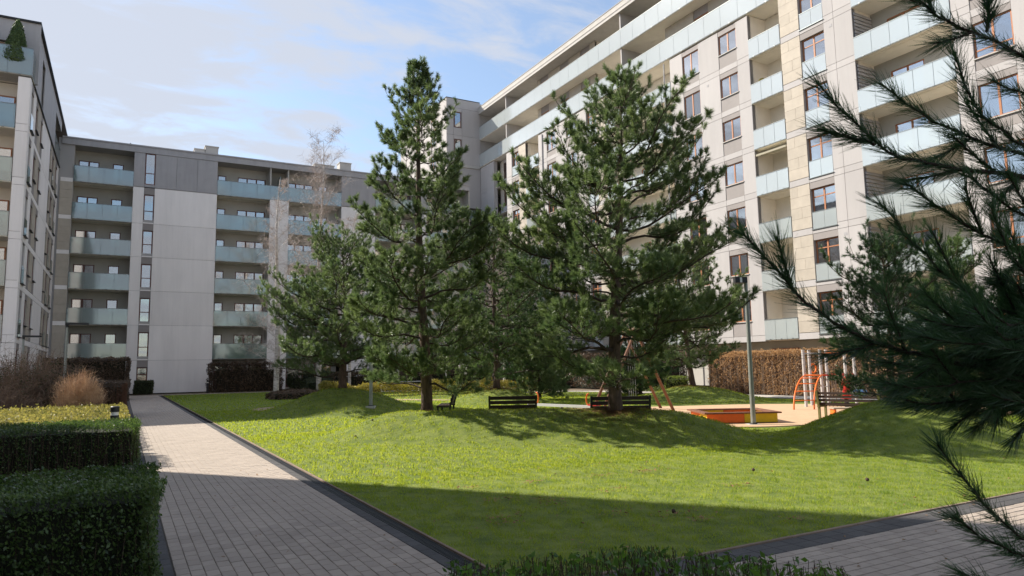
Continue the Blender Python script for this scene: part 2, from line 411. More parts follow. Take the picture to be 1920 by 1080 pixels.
me = bpy.data.meshes.new('pavers'); me.from_pydata(stuffV, [], stuffF); me.materials.append(M_PAVE)
tag(put(bpy.data.objects.new('distant_pavers', me), CROSS), kind='stuff')
# planting bed left of the path
M_BED = mat('bed_soil', (0.06, 0.045, 0.03), 0.95, var=0.3, scale=6, bump=0.8, bscale=25)
b = MB(); b.box(-16, -0.03, -4, 64, -0.07, -0.01); tag(b.build('planting_bed', M_BED), kind='structure')
b = MB(); b.box(-5.3, 31, 62.0, 63.4, -.06, 0.012); b.box(2.86, 27.4, 62.0, 62.12, 0.012, .05); tag(b.build('far_path', M_PAVE), kind='structure')

# playground surface, perimeter path, sandy patches
def poly_sheet(nm, pts, z, mt, th=0.03, smooth_n=3):
    P = [np.array(p, float) for p in pts]
    for _ in range(smooth_n):
        Q = []
        for i in range(len(P)):
            a, c = P[i], P[(i+1) % len(P)]; Q += [a*.75 + c*.25, a*.25 + c*.75]
        P = Q
    n = len(P); vs = [(p[0], p[1], z) for p in P] + [(p[0], p[1], z-th) for p in P]
    fs = [tuple(range(n))] + [(i, n+i, n+(i+1) % n, (i+1) % n) for i in range(n)]
    me = bpy.data.meshes.new(nm); me.from_pydata(vs, [], fs); me.materials.append(mt)
    return tag(put(bpy.data.objects.new(nm, me)), kind='structure')
M_PLAY = mat('rubber_surface', (0.50, 0.33, 0.20), 0.95, var=0.08, scale=2, bump=0.3, bscale=90)
M_SAND = mat('worn_sand', (0.34, 0.25, 0.17), 0.95, var=0.15, scale=2.2, bump=0.4)
M_CPATH = mat('concrete_path', (0.42, 0.385, 0.34), 0.9, var=0.08, scale=1.3, bump=0.2)
poly_sheet('playground_surface', [(12.2, 19.4), (12.4, 22.5), (14.5, 24.6), (18.4, 22.3), (23, 20.8), (25, 18), (26.4, 15.4), (26.6, 12.6), (24, 11.2), (20.2, 12.2), (17.8, 12.9), (15.8, 12.9), (14.2, 13.6), (13.2, 15.6)], 0.024, M_PLAY)
poly_sheet('perimeter_path', [(27.2, -3), (29.6, -3), (29.6, 22), (29.3, 38), (26, 42.2), (21, 41.6), (21, 40.4), (25.5, 40.6), (27.6, 37), (27.6, 22)], 0.028, M_CPATH)
poly_sheet('sandy_path', [(8.8, 41.4), (12, 39.5), (15.2, 34.6), (15.9, 34.2), (15.6, 36), (12.8, 40.6), (9.2, 43)], 0.016, M_SAND)
poly_sheet('worn_patch', [(5.4, 31.6), (6.6, 31.4), (7.4, 33.2), (7.2, 35), (5.8, 35.4), (5.0, 33.5)], 0.016, M_SAND)

# grass ---------------------------------------------------------------
M_GRASS = leafmat('grass_blades', (0.075, 0.165, 0.018), (0.135, 0.235, 0.040), transl=0.5, scale=1.6, rough=0.6, spec=0.2, tcol=(4.9, 2.9, 1.5))
_cr = np.random.default_rng(4); _ck = [(k*math.cos(a), k*math.sin(a), p) for k, a, p in zip(_cr.uniform(7, 32, 16), _cr.uniform(0, 6.28, 16), _cr.uniform(0, 6.28, 16))]
def clump(x, y):
    s = 0
    for a, b, p in _ck: s = s + np.sin(a*x + b*y + p)
    return s / 4.0
def grass_patch(n, ymin, ymax, h, w, xmax=27, dens_pow=1.0):
    X = []; Y = []
    tot = 0
    while tot < n:
        k = n * 3
        yy = ymin + (ymax - ymin) * RNG.random(k); xx = 2.79 + (xmax - 2.83) * RNG.random(k)
        # view wedge
        cs = RB.T @ np.stack([xx, yy, np.full(k, -EYE)]); u = cs[0] / np.maximum(cs[2], .1)
        ok = (cs[2] > 0.5) & (np.abs(u) < 0.85)
        # not on the play surface
        ok &= ~((yy > 11 + 0) & (xx > 14.5) & (yy < 24) & (xx < 26) & (yy - 24.5 < -(xx - 14.5) * 0.45 + 1.2) & (height(xx, yy) < 0.02) & (yy > 13 - .15 * (xx - 14.5)))
        ok &= (yy > 4.87)
        X.append(xx[ok]); Y.append(yy[ok]); tot += ok.sum()
    x = np.concatenate(X)[:n]; y = np.concatenate(Y)[:n]; z = height(x, y)
    cl = clump(x, y); keep = RNG.random(n) < (0.35 + 0.65*np.clip(cl*1.5+.5, 0, 1)); x, y, z, cl = x[keep], y[keep], z[keep], cl[keep]; n = len(x)
    a = RNG.random(n) * 2 * PI; lean = RNG.normal(0, .55, (n, 2)) * h
    hh = h * (0.5 + 0.7 * RNG.random(n)) * np.clip(1 + cl*.5, .5, 1.5)
    c, s = np.cos(a) * w / 2, np.sin(a) * w / 2
    V = np.zeros((n, 3, 3)); V[:, 0] = np.stack([x - c, y - s, z - .004], -1); V[:, 1] = np.stack([x + c, y + s, z - .004], -1)
    V[:, 2] = np.stack([x + lean[:, 0], y + lean[:, 1], z + hh], -1)
    return V
GV = np.concatenate([grass_patch(190000, 4.87, 11, 0.032, 0.006, 16), grass_patch(140000, 10, 20, 0.036, 0.013, 24), grass_patch(80000, 18, 34, 0.045, 0.030), grass_patch(40000, 32, 61, 0.05, 0.05)])
gx, gy = GV[:, 0, 0], GV[:, 0, 1]
dry = np.clip(height(gx, gy)*1.3, 0, .55) + .35*np.sin(gx*1.1+.7*np.sin(gy*.9))*np.sin(gy*1.4+1) + .25*clump(gx*.35, gy*.35) + RNG.normal(0, .3, len(gx)) > .80
o = put(bpy.data.objects.new('grass', arrmesh('grass', GV[~dry], 3, M_GRASS, RNG.random((~dry).sum()))))
M_DRYG = leafmat('dry_grass_blades', (0.11, 0.14, 0.02), (0.26, 0.25, 0.07), transl=0.4, scale=1.5, rough=0.7, spec=0.2)
tag(put(bpy.data.objects.new('dry_grass', arrmesh('dry_grass', GV[dry], 3, M_DRYG, RNG.random(dry.sum())))), 'yellowed dry grass among the green, thickest on the mound slopes', 'grass', kind='stuff')
tag(o, 'short green grass covering the courtyard lawn and its low mounds', 'grass', kind='stuff')
# fallen leaves and cones on the lawn and the path
M_LITTER = mat('dry_leaf', (0.22, 0.12, 0.05), 0.8, var=0.3, scale=30)
n = 800; x = RNG.uniform(3.0, 14, n); y = RNG.uniform(5, 20, n)
for q_ in range(16):
    cxx, cyy = RNG.uniform(3.5, 7.5), RNG.uniform(5.2, 9.5); s_ = 90 + q_*24; x[s_:s_+24] = cxx + RNG.normal(0, .13, 24); y[s_:s_+24] = cyy + RNG.normal(0, .07, 24)
x[:40] = RNG.uniform(0.5, 2.6, 40); y[:40] = RNG.uniform(5, 14, 40)
x[40:70] = RNG.uniform(4.5, 9, 30); y[40:70] = RNG.uniform(3.4, 4.8, 30)
z = height(x, y) + np.where(x < 2.8, 0.008, 0.035); z[40:70] = .01
a = RNG.random(n) * 6.28; r = RNG.uniform(.010, .028, n); tl = RNG.uniform(-.012, .02, n)
V = np.zeros((n, 4, 3))
for k, (du, dv) in enumerate(((1, 0), (0, .6), (-1, 0), (0, -.6))):
    V[:, k] = np.stack([x + r*(du*np.cos(a) - dv*np.sin(a)), y + r*(du*np.sin(a) + dv*np.cos(a)), z + (tl if k % 2 else 0)], -1)
tag(put(bpy.data.objects.new('fallen_leaves', arrmesh('fallen_leaves', V, 4, M_LITTER))), 'scattered small dry brown leaves lying on the lawn and paving', 'leaves', kind='stuff')

# ================================================================== buildings
class Fac:
    """facade frame: u along the wall (world coord), d outward, z up"""
    def __init__(s, axis, plane, out):
        s.axis, s.plane, s.out = axis, plane, out
        # local x = u, local y = inward (so that -y faces out), z up
        if axis == 'y': ux, ny = Vector((0, 1, 0)), Vector((out, 0, 0))
        else: ux, ny = Vector((1, 0, 0)), Vector((0, out, 0))
        s.ux, s.ny = ux, ny
        o = Vector((plane, 0, 0)) if axis == 'y' else Vector((0, plane, 0))
        s.B = Matrix(((ux.x, ny.x, 0, o.x), (ux.y, ny.y, 0, o.y), (0, 0, 1, 0), (0, 0, 0, 1)))
    def M(s, u, d=0.0, z=0.0):
        return s.B @ Matrix.Translation((u, d, z))
MC = {}
def cbox(name, mt, F, u0, u1, d0, d1, z0, z1, parent, share=True):
    """a box on a facade, mesh shared between equal sizes; d positive = outward"""
    if u0 > u1: u0, u1 = u1, u0
    w, t, h = round(u1-u0, 3), round(d1-d0, 3), round(z1-z0, 3)
    k = (name, mt.name, w, t, h)
    if k not in MC:
        m_ = MB(); m_.box(0, w, 0, t, 0, h); MC[k] = m_.mesh(name, mt)
    return put(bpy.data.objects.new(name, MC[k]), parent, F.M(u0, d0, z0))

def window(F, u0, u1, z0, z1, parent, frame=None, mull=1, transom=None, d=-0.16, curtain=0.35, lowglass=False, label=None):
    frame = frame or M_WOOD
    w, h = round(abs(u1-u0), 3), round(z1-z0, 3); u0 = min(u0, u1)
    k = ('win', w, h, mull, transom, frame.name)
    fr = 0.075
    xs = [0] + [w*(i+1)/(mull+1) for i in range(mull)] + [w]
    if k not in MC:
        m_ = MB()
        m_.box(0, w, 0, .07, 0, fr); m_.box(0, w, 0, .07, h-fr, h)
        m_.box(0, fr, 0, .07, fr, h-fr); m_.box(w-fr, w, 0, .07, fr, h-fr)
        for x in xs[1:-1]: m_.box(x-.055, x+.055, .003, .073, fr, h-fr)
        if transom: 
            for a, c in zip(xs[:-1], xs[1:]): m_.box(a+.08, c-.08, .004, .068, transom-.035, transom+.035)
        MC[k] = m_.mesh('window', frame)
    win = put(bpy.data.objects.new('window', MC[k]), parent, F.M(u0, d, z0))
    zs = [(fr, h-fr)] if not transom else [(fr, transom-.035), (transom+.035, h-fr)]
    for a, c in zip(xs[:-1], xs[1:]):
        for (p, q) in zs:
            ww = round(c-a-.13, 3)
            kk = ('pane', ww, round(q-p, 3))
            if kk not in MC:
                m_ = MB(); m_.box(0, ww, 0, .012, 0, round(q-p, 3)); MC[kk] = m_.mesh('pane', M_WINGLASS)
            put(bpy.data.objects.new('pane', MC[kk]), win, F.M(u0 + a + .065, d + .028, z0 + p))
    if random.random() < curtain:
        for side in ((0,), (1,), (0, 1))[random.randrange(3)]:
            cw = round(w * random.choice((.3, .45)), 2); kk = ('cur', cw, h)
            if kk not in MC:
                m_ = MB(); n = 12
                for i in range(n+1):
                    yy = -.03 if i % 2 else .03
                    m_.v += [(cw*i/n, yy, 0), (cw*i/n, yy, h)]
                for i in range(n): m_.f.append((2*i, 2*i+2, 2*i+3, 2*i+1)); m_.m.append(0)
                MC[kk] = m_.mesh('curtain', M_CURTAIN)
            put(bpy.data.objects.new('curtain', MC[kk]), win, F.M(u0 + (0 if side == 0 else w - cw), d - .14, z0))
    return win

def balcony(F, u0, u1, z0, parent, h=1.45, proud=0.02, glass=None, pw=1.15, slab_mat=None, slabdepth=1.9, slab=0.22, ends=False, lamp=True):
    """slab with a row of frosted glass panels, posts and a handrail"""
    glass = glass or M_BALGLASS; slab_mat = slab_mat or M_SOFFIT
    u0, u1 = min(u0, u1), max(u0, u1); w = round(u1-u0, 3)
    m_ = MB(); m_.box(0, w, -slabdepth, proud-.03, 0, slab)
    if lamp:
        x = 1.2
        while x < w - .6:
            m_.box(x, x+.7, -slabdepth*.55, -slabdepth*.55+.08, -.04, -.001); x += 2.6
    s = m_.build('balcony', slab_mat, parent, F.M(u0, 0, z0))
    n = max(1, round(w / pw)); p = w / n
    kk = ('gp', round(p, 3), h, glass.name)
    if kk not in MC:
        q = MB(); q.box(.012, p-.012, 0, .014, 0, h-.08); MC[kk] = q.mesh('glass_panel', glass)
    for i in range(n):
        put(bpy.data.objects.new('glass_panel', MC[kk]), s, F.M(u0 + i*p, proud, z0 + .05))
    q = MB(); q.box(0, w, -.015, .03, h-.03, h+.01)
    for i in range(n+1): q.box(max(0, i*p-.02), min(w, i*p+.02), -.05, -.004, .02, h-.03)
    for i in range(n):
        q.box(i*p+p*.5-.05, i*p+p*.5+.05, .014, .03, .02, .10)
    q.build('handrail', M_RAIL, s, F.M(u0, proud, z0))
    if ends:
        for uu in (u0, u1):
            e = MB(); e.box(-.007, .007, -ends, 0, .05, h-.03); e.build('glass_panel', glass, s, F.M(uu, proud, z0))
    return s

SEAM = 0.012
DEF_PL = [M_PLASTER]
def panel(F, u0, u1, z0, z1, parent, mt=None, d=0.0, th=0.06, name='wall_panel'):
    return cbox(name, mt or DEF_PL[0], F, u0+SEAM, u1-SEAM, d-th, d, z0+SEAM, z1-SEAM, parent)
def backing(m_, F, u0, u1, z0, z1, d0=-.32, d1=-.062):
    # collected into one mesh in facade space
    m_.box(u0, u1, d0, d1, z0, z1)
def stones(F, u0, u1, z0, z1, parent, n=4, d=0.0):
    h = (z1-z0)/n
    for i in range(n):
        cuts = [u0, u1] if abs(u1-u0) < 1.0 or i % 2 == 0 else [u0, u0 + (u1-u0)*(.45 if i % 4 == 1 else .6), u1]
        for a, c in zip(cuts[:-1], cuts[1:]):
            cbox('stone_slab', M_STONE, F, a+.006, c-.006, d-.06, d + random.choice((0, .003)), z0+i*h+.006, z0+(i+1)*h-.006, parent)

# ------------------------------------------------ right building (long, sunlit)
FR = Fac('y', 39.5, -1)
RBD = empty('apartment_building', (45, 40, 0), 'long sunlit apartment block on the right with white panels and pale glass balconies', 'building', 'apartment blocks around the courtyard')
PZ = 3.447
ZK = [3.25 + PZ*k for k in range(8)]            # glass bottoms, k=7 is the lower long terrace
bk = MB()
def cellwall(F, P, a, c, z0, z1, mt=None):
    panel(F, a, c, z0 - .05, z0 + .38, P, mt); panel(F, a, c, z0 + .38, z1 - .05, P, mt); backing(bk, F, a, c, z0 - .05, z1 - .05)
def cellwin(F, P, a, c, z0, z1, tall=True, frame=None, mull=1, curtain=.3, curt=None):
    wz0 = z0 + (1.05 if tall else 1.45); wz1 = z0 + 3.0
    panel(F, a, c, z0 - .05, z0 + .38, P); backing(bk, F, a, c, z0 - .05, z0 + .40)
    panel(F, a, c, z0 + .38, wz0 - .06, P, M_TAUPE, d=-.03); backing(bk, F, a, c, z0 + .4, wz0 - .06)
    cbox('window_sill', M_CONC, F, a-.03, c+.03, -.3, .05, wz0 - .06, wz0, P)
    panel(F, a, c, wz1, z1 - .05, P, M_TAUPE, d=-.02); backing(bk, F, a, c, wz1 + .02, z1 - .05)
    window(F, a+.02, c-.02, wz0, wz1, P, frame, mull, curtain=curtain, transom=.42 if tall and random.random() < .4 else None)
def cellfrench(F, P, a, c, z0, z1, frame=None, glass=None):
    panel(F, a, c, z0 - .05, z0 + .2, P); backing(bk, F, a, c, z0 - .05, z0 + .2)
    cbox('window_sill', M_RAIL, F, a-.03, c+.03, -.3, .06, z0 + .2, z0 + .24, P)
    window(F, a+.05, c-.05, z0 + .25, z0 + 2.95, P, frame, 1, transom=2.15, d=-.26, curtain=.6)
    panel(F, a, c, z0 + 2.95, z1 - .05, P, M_TAUPE, d=-.02); backing(bk, F, a, c, z0 + 2.97, z1 - .05)
    b_ = cbox('french_balcony', M_RAIL, F, a+.02, c-.02, -.06, -.02, z0 + 1.36, z0 + 1.40, P)
    m = (a + c) / 2
    for (p, q) in ((a+.04, m-.01), (m+.01, c-.04)):
        cbox('glass_panel', glass or M_BALGLASS, F, p, q, -.05, -.035, z0 + .27, z0 + 1.35, b_)
def cellbeige(F, P, a, c, z0, z1):
    panel(F, a, c, z0 - .05, z0 + .38, P); backing(bk, F, a, c, z0 - .05, z1 - .05)
    stones(F, a+.01, c-.01, z0 + .40, z1 - .07, P, 4)
def cellloggia(F, P, a, c, z0, z1, depth=1.9, wins=((.35, .9),), glass=None, wmat=None, frame=None, slabmat=None, side=None, curtain=.3, wb=.2, wt=2.45, pw=1.15):
    """a recess: slab + glass, side walls, back wall with windows (fractions of the width counted from u0)"""
    balcony(F, a, c, z0, P, glass=glass, slabdepth=depth, slab_mat=slabmat, pw=pw)
    L = c - a; top = z1
    wm = wmat or M_INNERL
    cbox('loggia_side', wm, F, a-.12, a, -depth, -.07, z0 + .22, top, P); cbox('loggia_side', wm, F, c, c+.12, -depth, -.07, z0 + .22, top, P)
    ws = sorted((a + f0*L, a + f1*L) for f0, f1 in wins)
    m_ = MB(); x = a
    for (p, q) in ws:
        m_.box(x, p, -depth-.15, -depth, z0 + .22, top); m_.box(p, q, -depth-.15, -depth, z0 + .22 + wt, top)
        if wb > .25: m_.box(p, q, -depth-.15, -depth, z0 + .22, z0 + wb)
        x = q
    m_.box(x, c, -depth-.15, -depth, z0 + .22, top)
    m_.build('loggia_back', side or wm, P, F.M(0, 0, 0))
    for (p, q) in ws:
        nm = max(0, int(round((q-p)/1.0)) - 1)
        window(F, p+.01, q-.01, z0 + max(.24, wb), z0 + .22 + wt, P, frame, nm, d=-depth-.10, curtain=curtain)

# column list, from the far end to the near end
for k in range(7):
    z0, z1 = ZK[k], ZK[k+1]
    P = RBD
    # far recess with dark bay (windows set back)
    cbox('wall_pier', M_PLASTER, FR, 75.25, 77.4, -.5, 0, z0 - .05, z1 - .05, P)
    cellwall(FR, P, 77.42, 78.9, z0, z1)
    panel(FR, 71.95, 75.2, z0 - .05, z0 + .95, P, M_GREY, d=-.9); window(FR, 72.1, 74.3, z0 + 1.0, z0 + 3.0, P, M_DARKFRAME, 1, d=-1.1); stones(FR, 74.3, 75.2, z0 + 1.0, z0 + 3.3, P, 3, d=-.9)
    backing(bk, FR, 71.95, 75.2, z0 + 3.0, z1 - .05, -1.3, -.95)
    cellwall(FR, P, 70.65, 71.93, z0, z1)
    cellfrench(FR, P, 69.0, 70.65, z0, z1)
    cellbeige(FR, P, 67.35, 69.0, z0, z1)
    cellloggia(FR, P, 64.5, 67.35, z0, z1, wins=((.06, .42),))
    cellwall(FR, P, 62.75, 64.5, z0, z1)
    cellwin(FR, P, 61.0, 62.75, z0, z1)
    cellwall(FR, P, 58.95, 61.0, z0, z1)
    cellwin(FR, P, 57.1, 58.95, z0, z1, tall=False)
    cellwall(FR, P, 55.3, 57.1, z0, z1)
    cellfrench(FR, P, 53.6, 55.3, z0, z1)
    cellbeige(FR, P, 52.1, 53.6, z0, z1)
    cellloggia(FR, P, 42.95, 52.1, z0, z1, wins=((.05, .28), (.6, .7)))
    cellwall(FR, P, 41.45, 42.95, z0, z1)
    cellwin(FR, P, 39.6, 41.45, z0, z1)
    cellwall(FR, P, 37.45, 39.6, z0, z1)
    cellwin(FR, P, 35.65, 37.45, z0, z1, tall=False)
    cellwall(FR, P, 34.5, 35.65, z0, z1)
    cellloggia(FR, P, 31.7, 34.5, z0, z1, wins=((.06, .45),), pw=.93)
    cellbeige(FR, P, 30.1, 31.7, z0, z1)
    cellfrench(FR, P, 28.25, 30.1, z0, z1)
    cellwall(FR, P, 27.5, 28.25, z0, z1); cellwall(FR, P, 26.2, 27.5, z0, z1)
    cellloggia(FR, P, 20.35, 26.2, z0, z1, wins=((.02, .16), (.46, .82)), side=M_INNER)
    lv = MB()
    for i in range(12): lv.box(0, .05, -1.85, -.1, z0 + .35 + i*.24, z0 + .35 + i*.24 + .17)
    lv.build('louvre_screen', M_GREY, P, FR.M(26.1, 0, 0))
    cellwall(FR, P, 19.35, 20.35, z0, z1)
    cellwin(FR, P, 17.4, 19.35, z0 - .35, z1 - .35)
    cellwall(FR, P, 14.9, 17.4, z0, z1)
    cellwin(FR, P, 13.0, 14.9, z0 - .35, z1 - .35)
    cellwall(FR, P, 9, 13.0, z0, z1)
    cbox('floor_slab', M_SOFFIT, FR, 9, 78.9, -3.0, -.33, z0 - .03 + 0.0, z0 + .0, P)
tag(bk.build('wall_backing', M_PLASTER_B, RBD, FR.M(0, 0, 0)), kind='stuff')
# ground floor, dark, set back behind the hedges
gf = MB(); gf.box(9, 78.9, -1.4, -1.2, 0, 3.19)
gf.build('ground_floor_wall', M_INNER, RBD, FR.M(0, 0, 0))
for u in np.arange(14, 76, 6.2): window(FR, float(u), float(u)+2.4, .3, 2.7, RBD, M_WOOD, 1, d=-1.17, curtain=.2)
# top terraces
for (zb, zt, dp) in ((27.45, 31.1, 3.4), (31.1, 34.55, 3.4)):
    balcony(FR, 9, 78.95, zb - .02, RBD, h=1.78, proud=.10, slabdepth=dp, pw=1.75, slab=.25)
    for u in (71.9, 49.4, 28.0):
        cbox('terrace_divider', M_PLASTER, FR, u-.08, u+.08, -2.9, -.02, zb + .23, zt - .01, RBD)
    # projecting bays with windows, deeper walls between
    bays = [(55.0, 66.3), (34.6, 44.6), (12, 22)]
    x = 9.0
    for (p, q) in sorted(bays):
        cbox('terrace_wall', M_INNERL, FR, x, p, -3.4, -3.2, zb + .23, zt - .01, RBD)
        if p - x > 4:
            window(FR, x + 1.0, x + 3.6, zb + .3, zb + 2.7, RBD, M_WOOD, 2, d=-3.17)
            window(FR, p - 3.4, p - 1.2, zb + .3, zb + 2.7, RBD, M_WOOD, 1, d=-3.17)
        cbox('loggia_side', M_INNERL, FR, p, p + .15, -3.2, -1.45, zb + .23, zt - .01, RBD)
        cbox('loggia_side', M_INNERL, FR, q - .15, q, -3.2, -1.45, zb + .23, zt - .01, RBD)
        y = p; i = 0
        segs = [.9, 1.7, 2.2, 1.7, 2.4, 1.7]; 
        while y < q - .3:
            L = min(segs[i % 6], q - y)
            if i % 2 and L > 1.2:
                window(FR, y, y + L, zb + .3, zb + 2.9, RBD, M_WOOD, 1, d=-1.3, transom=2.1); cbox('terrace_wall', M_TAUPE, FR, y, y+L, -1.4, -1.2, zb + 2.9, zt - .01, RBD)
            else: stones(FR, y, y + L, zb + .25, zt - .02, RBD, 3, d=-1.15)
            y += L; i += 1
        x = q
    cbox('terrace_wall', M_INNERL, FR, x, 78.9, -3.4, -3.2, zb + .23, zt - .01, RBD)
    for u in (24.5, 68, 74, 51.5): window(FR, u, u + 2.6, zb + .3, zb + 2.7, RBD, M_WOOD, 2, d=-3.15)
rf = MB(); rf.box(9, 79.0, -16, .22, 34.55, 34.85); rf.box(9, 79.0, -16, .26, 34.853, 35.36); rf.box(9, 79.0, -16, .30, 35.363, 35.42)
rf.build('roof', M_CONC, RBD, FR.M(0, 0, 0))
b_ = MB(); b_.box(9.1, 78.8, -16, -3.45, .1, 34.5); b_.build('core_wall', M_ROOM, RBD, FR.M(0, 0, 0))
cbox('end_wall', M_PLASTER, FR, 8.9, 9.0, -16, 0, 0, 34.5, RBD)
# awning in one small loggia and plants on a balcony rail
aw = MB(); aw.quad8([(31.8, -.02, ZK[3]+2.95), (34.4, -.02, ZK[3]+2.95), (34.4, -1.2, ZK[3]+3.25), (31.8, -1.2, ZK[3]+3.25), (31.8, .02, ZK[3]+3.08), (34.4, .02, ZK[3]+3.08), (34.4, -1.2, ZK[3]+3.3), (31.8, -1.2, ZK[3]+3.3)])
o = aw.build('awning', mat('awning_cloth', (.6, .55, .42), .9), RBD, FR.M(0, 0, 0)); 

for u in (63.6, 43.6):
    b_ = MB(); b_.tube([(u, .07, .2), (u, .07, 27.2)], .055, 8); b_.build('downpipe', M_GREY, RBD, FR.M(0, 0, 0))
for u in (27.5, 38.5, 58.0):
    for k in (1, 3, 5): cbox('wall_vent', M_GREY, FR, u + .12, u + .34, 0, .012, ZK[k] + 2.9, ZK[k] + 3.08, RBD)
# ------------------------------------------------ tower at the far right corner
FT = Fac('x', 78.9, -1); FTL = Fac('y', 34.75, -1)
TWR = empty('apartment_tower', (40, 86, 0), 'taller white corner block joined to the far end of the right building', 'building')
m_ = MB(); m_.box(34.85, 52, 79.0, 96, 22.0, 36.0); m_.box(38.5, 52, 81.5, 96, 0, 22.0); m_.build('core_wall', M_PLASTER_B, TWR)
for (z0, z1) in ((27.6, 31.3), (31.3, 34.9)):
    panel(FT, 34.75, 35.7, z0, z1, TWR); panel(FT, 36.9, 39.5, z0, z1, TWR)
    panel(FT, 35.7, 36.9, z0, z0+1.0, TWR); panel(FT, 35.7, 36.9, z1-.5, z1, TWR)
    cbox('window_reveal', M_TAUPE, FT, 35.7, 36.9, -.095, -.085, z0+1.0, z1-.5, TWR)
    window(FT, 35.85, 36.75, z0+1.05, z1-.55, TWR, M_DARKFRAME, 0, d=-.075, curtain=0)
panel(FT, 34.75, 39.5, 34.9, 36.1, TWR, d=.003)
z = 6.0
while z < 36:
    for (a, c) in ((79.0, 82.5), (84.0, 88), (89.5, 94)):
        if z > 24: panel(FTL, a, c, z, min(z+3.3, 36.1), TWR)
    if z > 24:
        for (a, c) in ((82.5, 84.0), (88, 89.5)): window(FTL, a, c, z+.8, z+2.9, TWR, M_WOOD, 1, d=-.09, curtain=0)
    z += 3.45
cbox('cornice', M_DARK, FT, 34.7, 39.5, -6, .03, 36.1, 36.18, TWR)
m_ = MB(); m_.box(34.6, 39.35, 78.85, 96, 27.2, 27.58); m_.build('overhang_slab', M_CONC, TWR)
FT2 = Fac('x', 81.4, -1)
for k in range(7):
    z0 = 3.2 + 3.45*k
    balcony(FT2, 35.0, 39.2, z0, TWR, proud=1.9, slabdepth=0, slab=.22, h=1.4, glass=M_BALGLASS_SHADE, slab_mat=M_CONC)
    m_ = MB(); m_.box(35.0, 39.2, 79.5, 81.39, z0, z0+.2); m_.build('balcony_slab', M_CONC, TWR)
    panel(FT2, 34.8, 36.2, z0 + .25, z0 + 3.4, TWR, M_PLASTER, d=.03)
    cbox('wall_panel', M_PLASTER, FT2, 36.2, 38.4, -.3, .03, z0 + 2.6, z0 + 3.4, TWR)
    window(FT2, 36.2, 38.2, z0 + .3, z0 + 2.6, TWR, M_DARKFRAME, 1, d=-.05)
    cbox('wall_panel', M_PLASTER, FT2, 38.2, 39.5, -.3, .03, z0 + .25, z0 + 2.6, TWR)

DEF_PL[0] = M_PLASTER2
# ------------------------------------------------ back building
FB = Fac('x', 70.0, -1)
BBD = empty('apartment_building', (12, 76, 0), 'lower apartment block across the back with a blank white wall and shaded teal balconies', 'building', 'apartment blocks around the courtyard')
bk = MB()
BZ = [2.93 + 3.05*k for k in range(5)] + [18.4]
BT = 21.65
def bay(u0, u1, wins, end=True, gp=1.15, k0=0):
    for k in range(k0, 6):
        z0 = BZ[k]; z1 = BZ[k+1] if k < 5 else BT
        cellloggia(FB, BBD, u0, u1, z0, z1, wins=wins, glass=M_BALGLASS_SHADE, wmat=M_INNER, frame=M_DARKFRAME, slabmat=M_CONC, depth=1.7, curtain=.5, wb=.22, wt=2.15, pw=gp)
def wallcol(u0, u1, zs, mt=None):
    for a, c in zip(zs[:-1], zs[1:]): panel(FB, u0, u1, a, c, BBD, mt)
    backing(bk, FB, u0, u1, zs[0], zs[-1])
ZS = [0.0, 2.9, 6.0, 9.05, 12.1, 15.15, 18.45]
bay(-4.4, .17, ((.05, .4), (.63, .82)))
for k in range(6):
    if k < 5: stones(FB, -5.35, -4.42, BZ[k] + .3, (BZ[k+1] if k < 5 else 21.6) - .05, BBD, 4)
    panel(FB, -5.35, -4.42, BZ[k] - .1, BZ[k] + .3, BBD)
backing(bk, FB, -5.6, -4.42, 0, 22.2)
# blank wall with the window strip
wallcol(.17, 1.05, ZS); wallcol(1.9, 7.15, ZS)
for k in range(6):
    z0 = ZS[k] if k else .5; z1 = ZS[k+1]
    panel(FB, 1.05, 1.9, z1 - .62, z1, BBD, M_TAUPE, d=-.02); backing(bk, FB, 1.05, 1.9, z1-.6, z1 + (.35 if k < 5 else 0))
    panel(FB, 1.05, 1.9, z0 + (.0 if k else -.5), z0 + .12, BBD)
    window(FB, 1.07, 1.88, z0 + .14, z1 - .64, BBD, M_DARKFRAME, 0, transom=1.02, d=-.15, curtain=.3)
# grey top panel
for (a, c) in ((.17, 1.05), (1.9, 3.65), (3.65, 5.4), (5.4, 7.15)): panel(FB, a, c, 18.5, BT, BBD, M_GREY, d=.01)
panel(FB, 1.05, 1.9, 18.5, 18.75, BBD, M_GREY, d=.01)
backing(bk, FB, .17, 1.05, 18.45, BT); backing(bk, FB, 1.9, 7.15, 18.45, BT)
window(FB, 1.07, 1.88, 18.75, BT - .02, BBD, M_DARKFRAME, 0, transom=1.05, d=-.12)
bay(7.15, 11.95, ((.04, .2), (.42, .97)))
wallcol(11.95, 13.75, ZS); backing(bk, FB, 11.95, 13.75, 18.4, 18.5)
bay(13.75, 19.0, ((.02, .52), (.62, .8)))
# the top balcony runs on across the pier
balcony(FB, 11.95, 13.75, BZ[5], BBD, glass=M_BALGLASS_SHADE, slab_mat=M_CONC, slabdepth=1.7)
cbox('loggia_back', M_INNER, FB, 11.8, 13.9, -1.8, -1.7, 18.6, BT, BBD); cbox('terrace_divider', M_BALGLASS_SHADE, FB, 12.9, 12.94, -1.6, -.1, 18.65, 20.9, BBD)
wallcol(19.0, 22.6, ZS); wallcol(19.0, 22.6, [18.5, BT], M_GREY)
bay(22.6, 27.4, ((.04, .3), (.5, .95))); wallcol(27.4, 28.4, ZS); wallcol(27.4, 28.4, [18.5, BT], M_GREY); bay(28.4, 33.5, ((.04, .3), (.45, .9)))
tag(bk.build('wall_backing', M_PLASTER_B, BBD, FB.M(0, 0, 0)), kind='stuff')
cbox('core_wall', M_ROOM, FB, -5.3, 33.4, -14, -3.0, 0, 21.6, BBD)
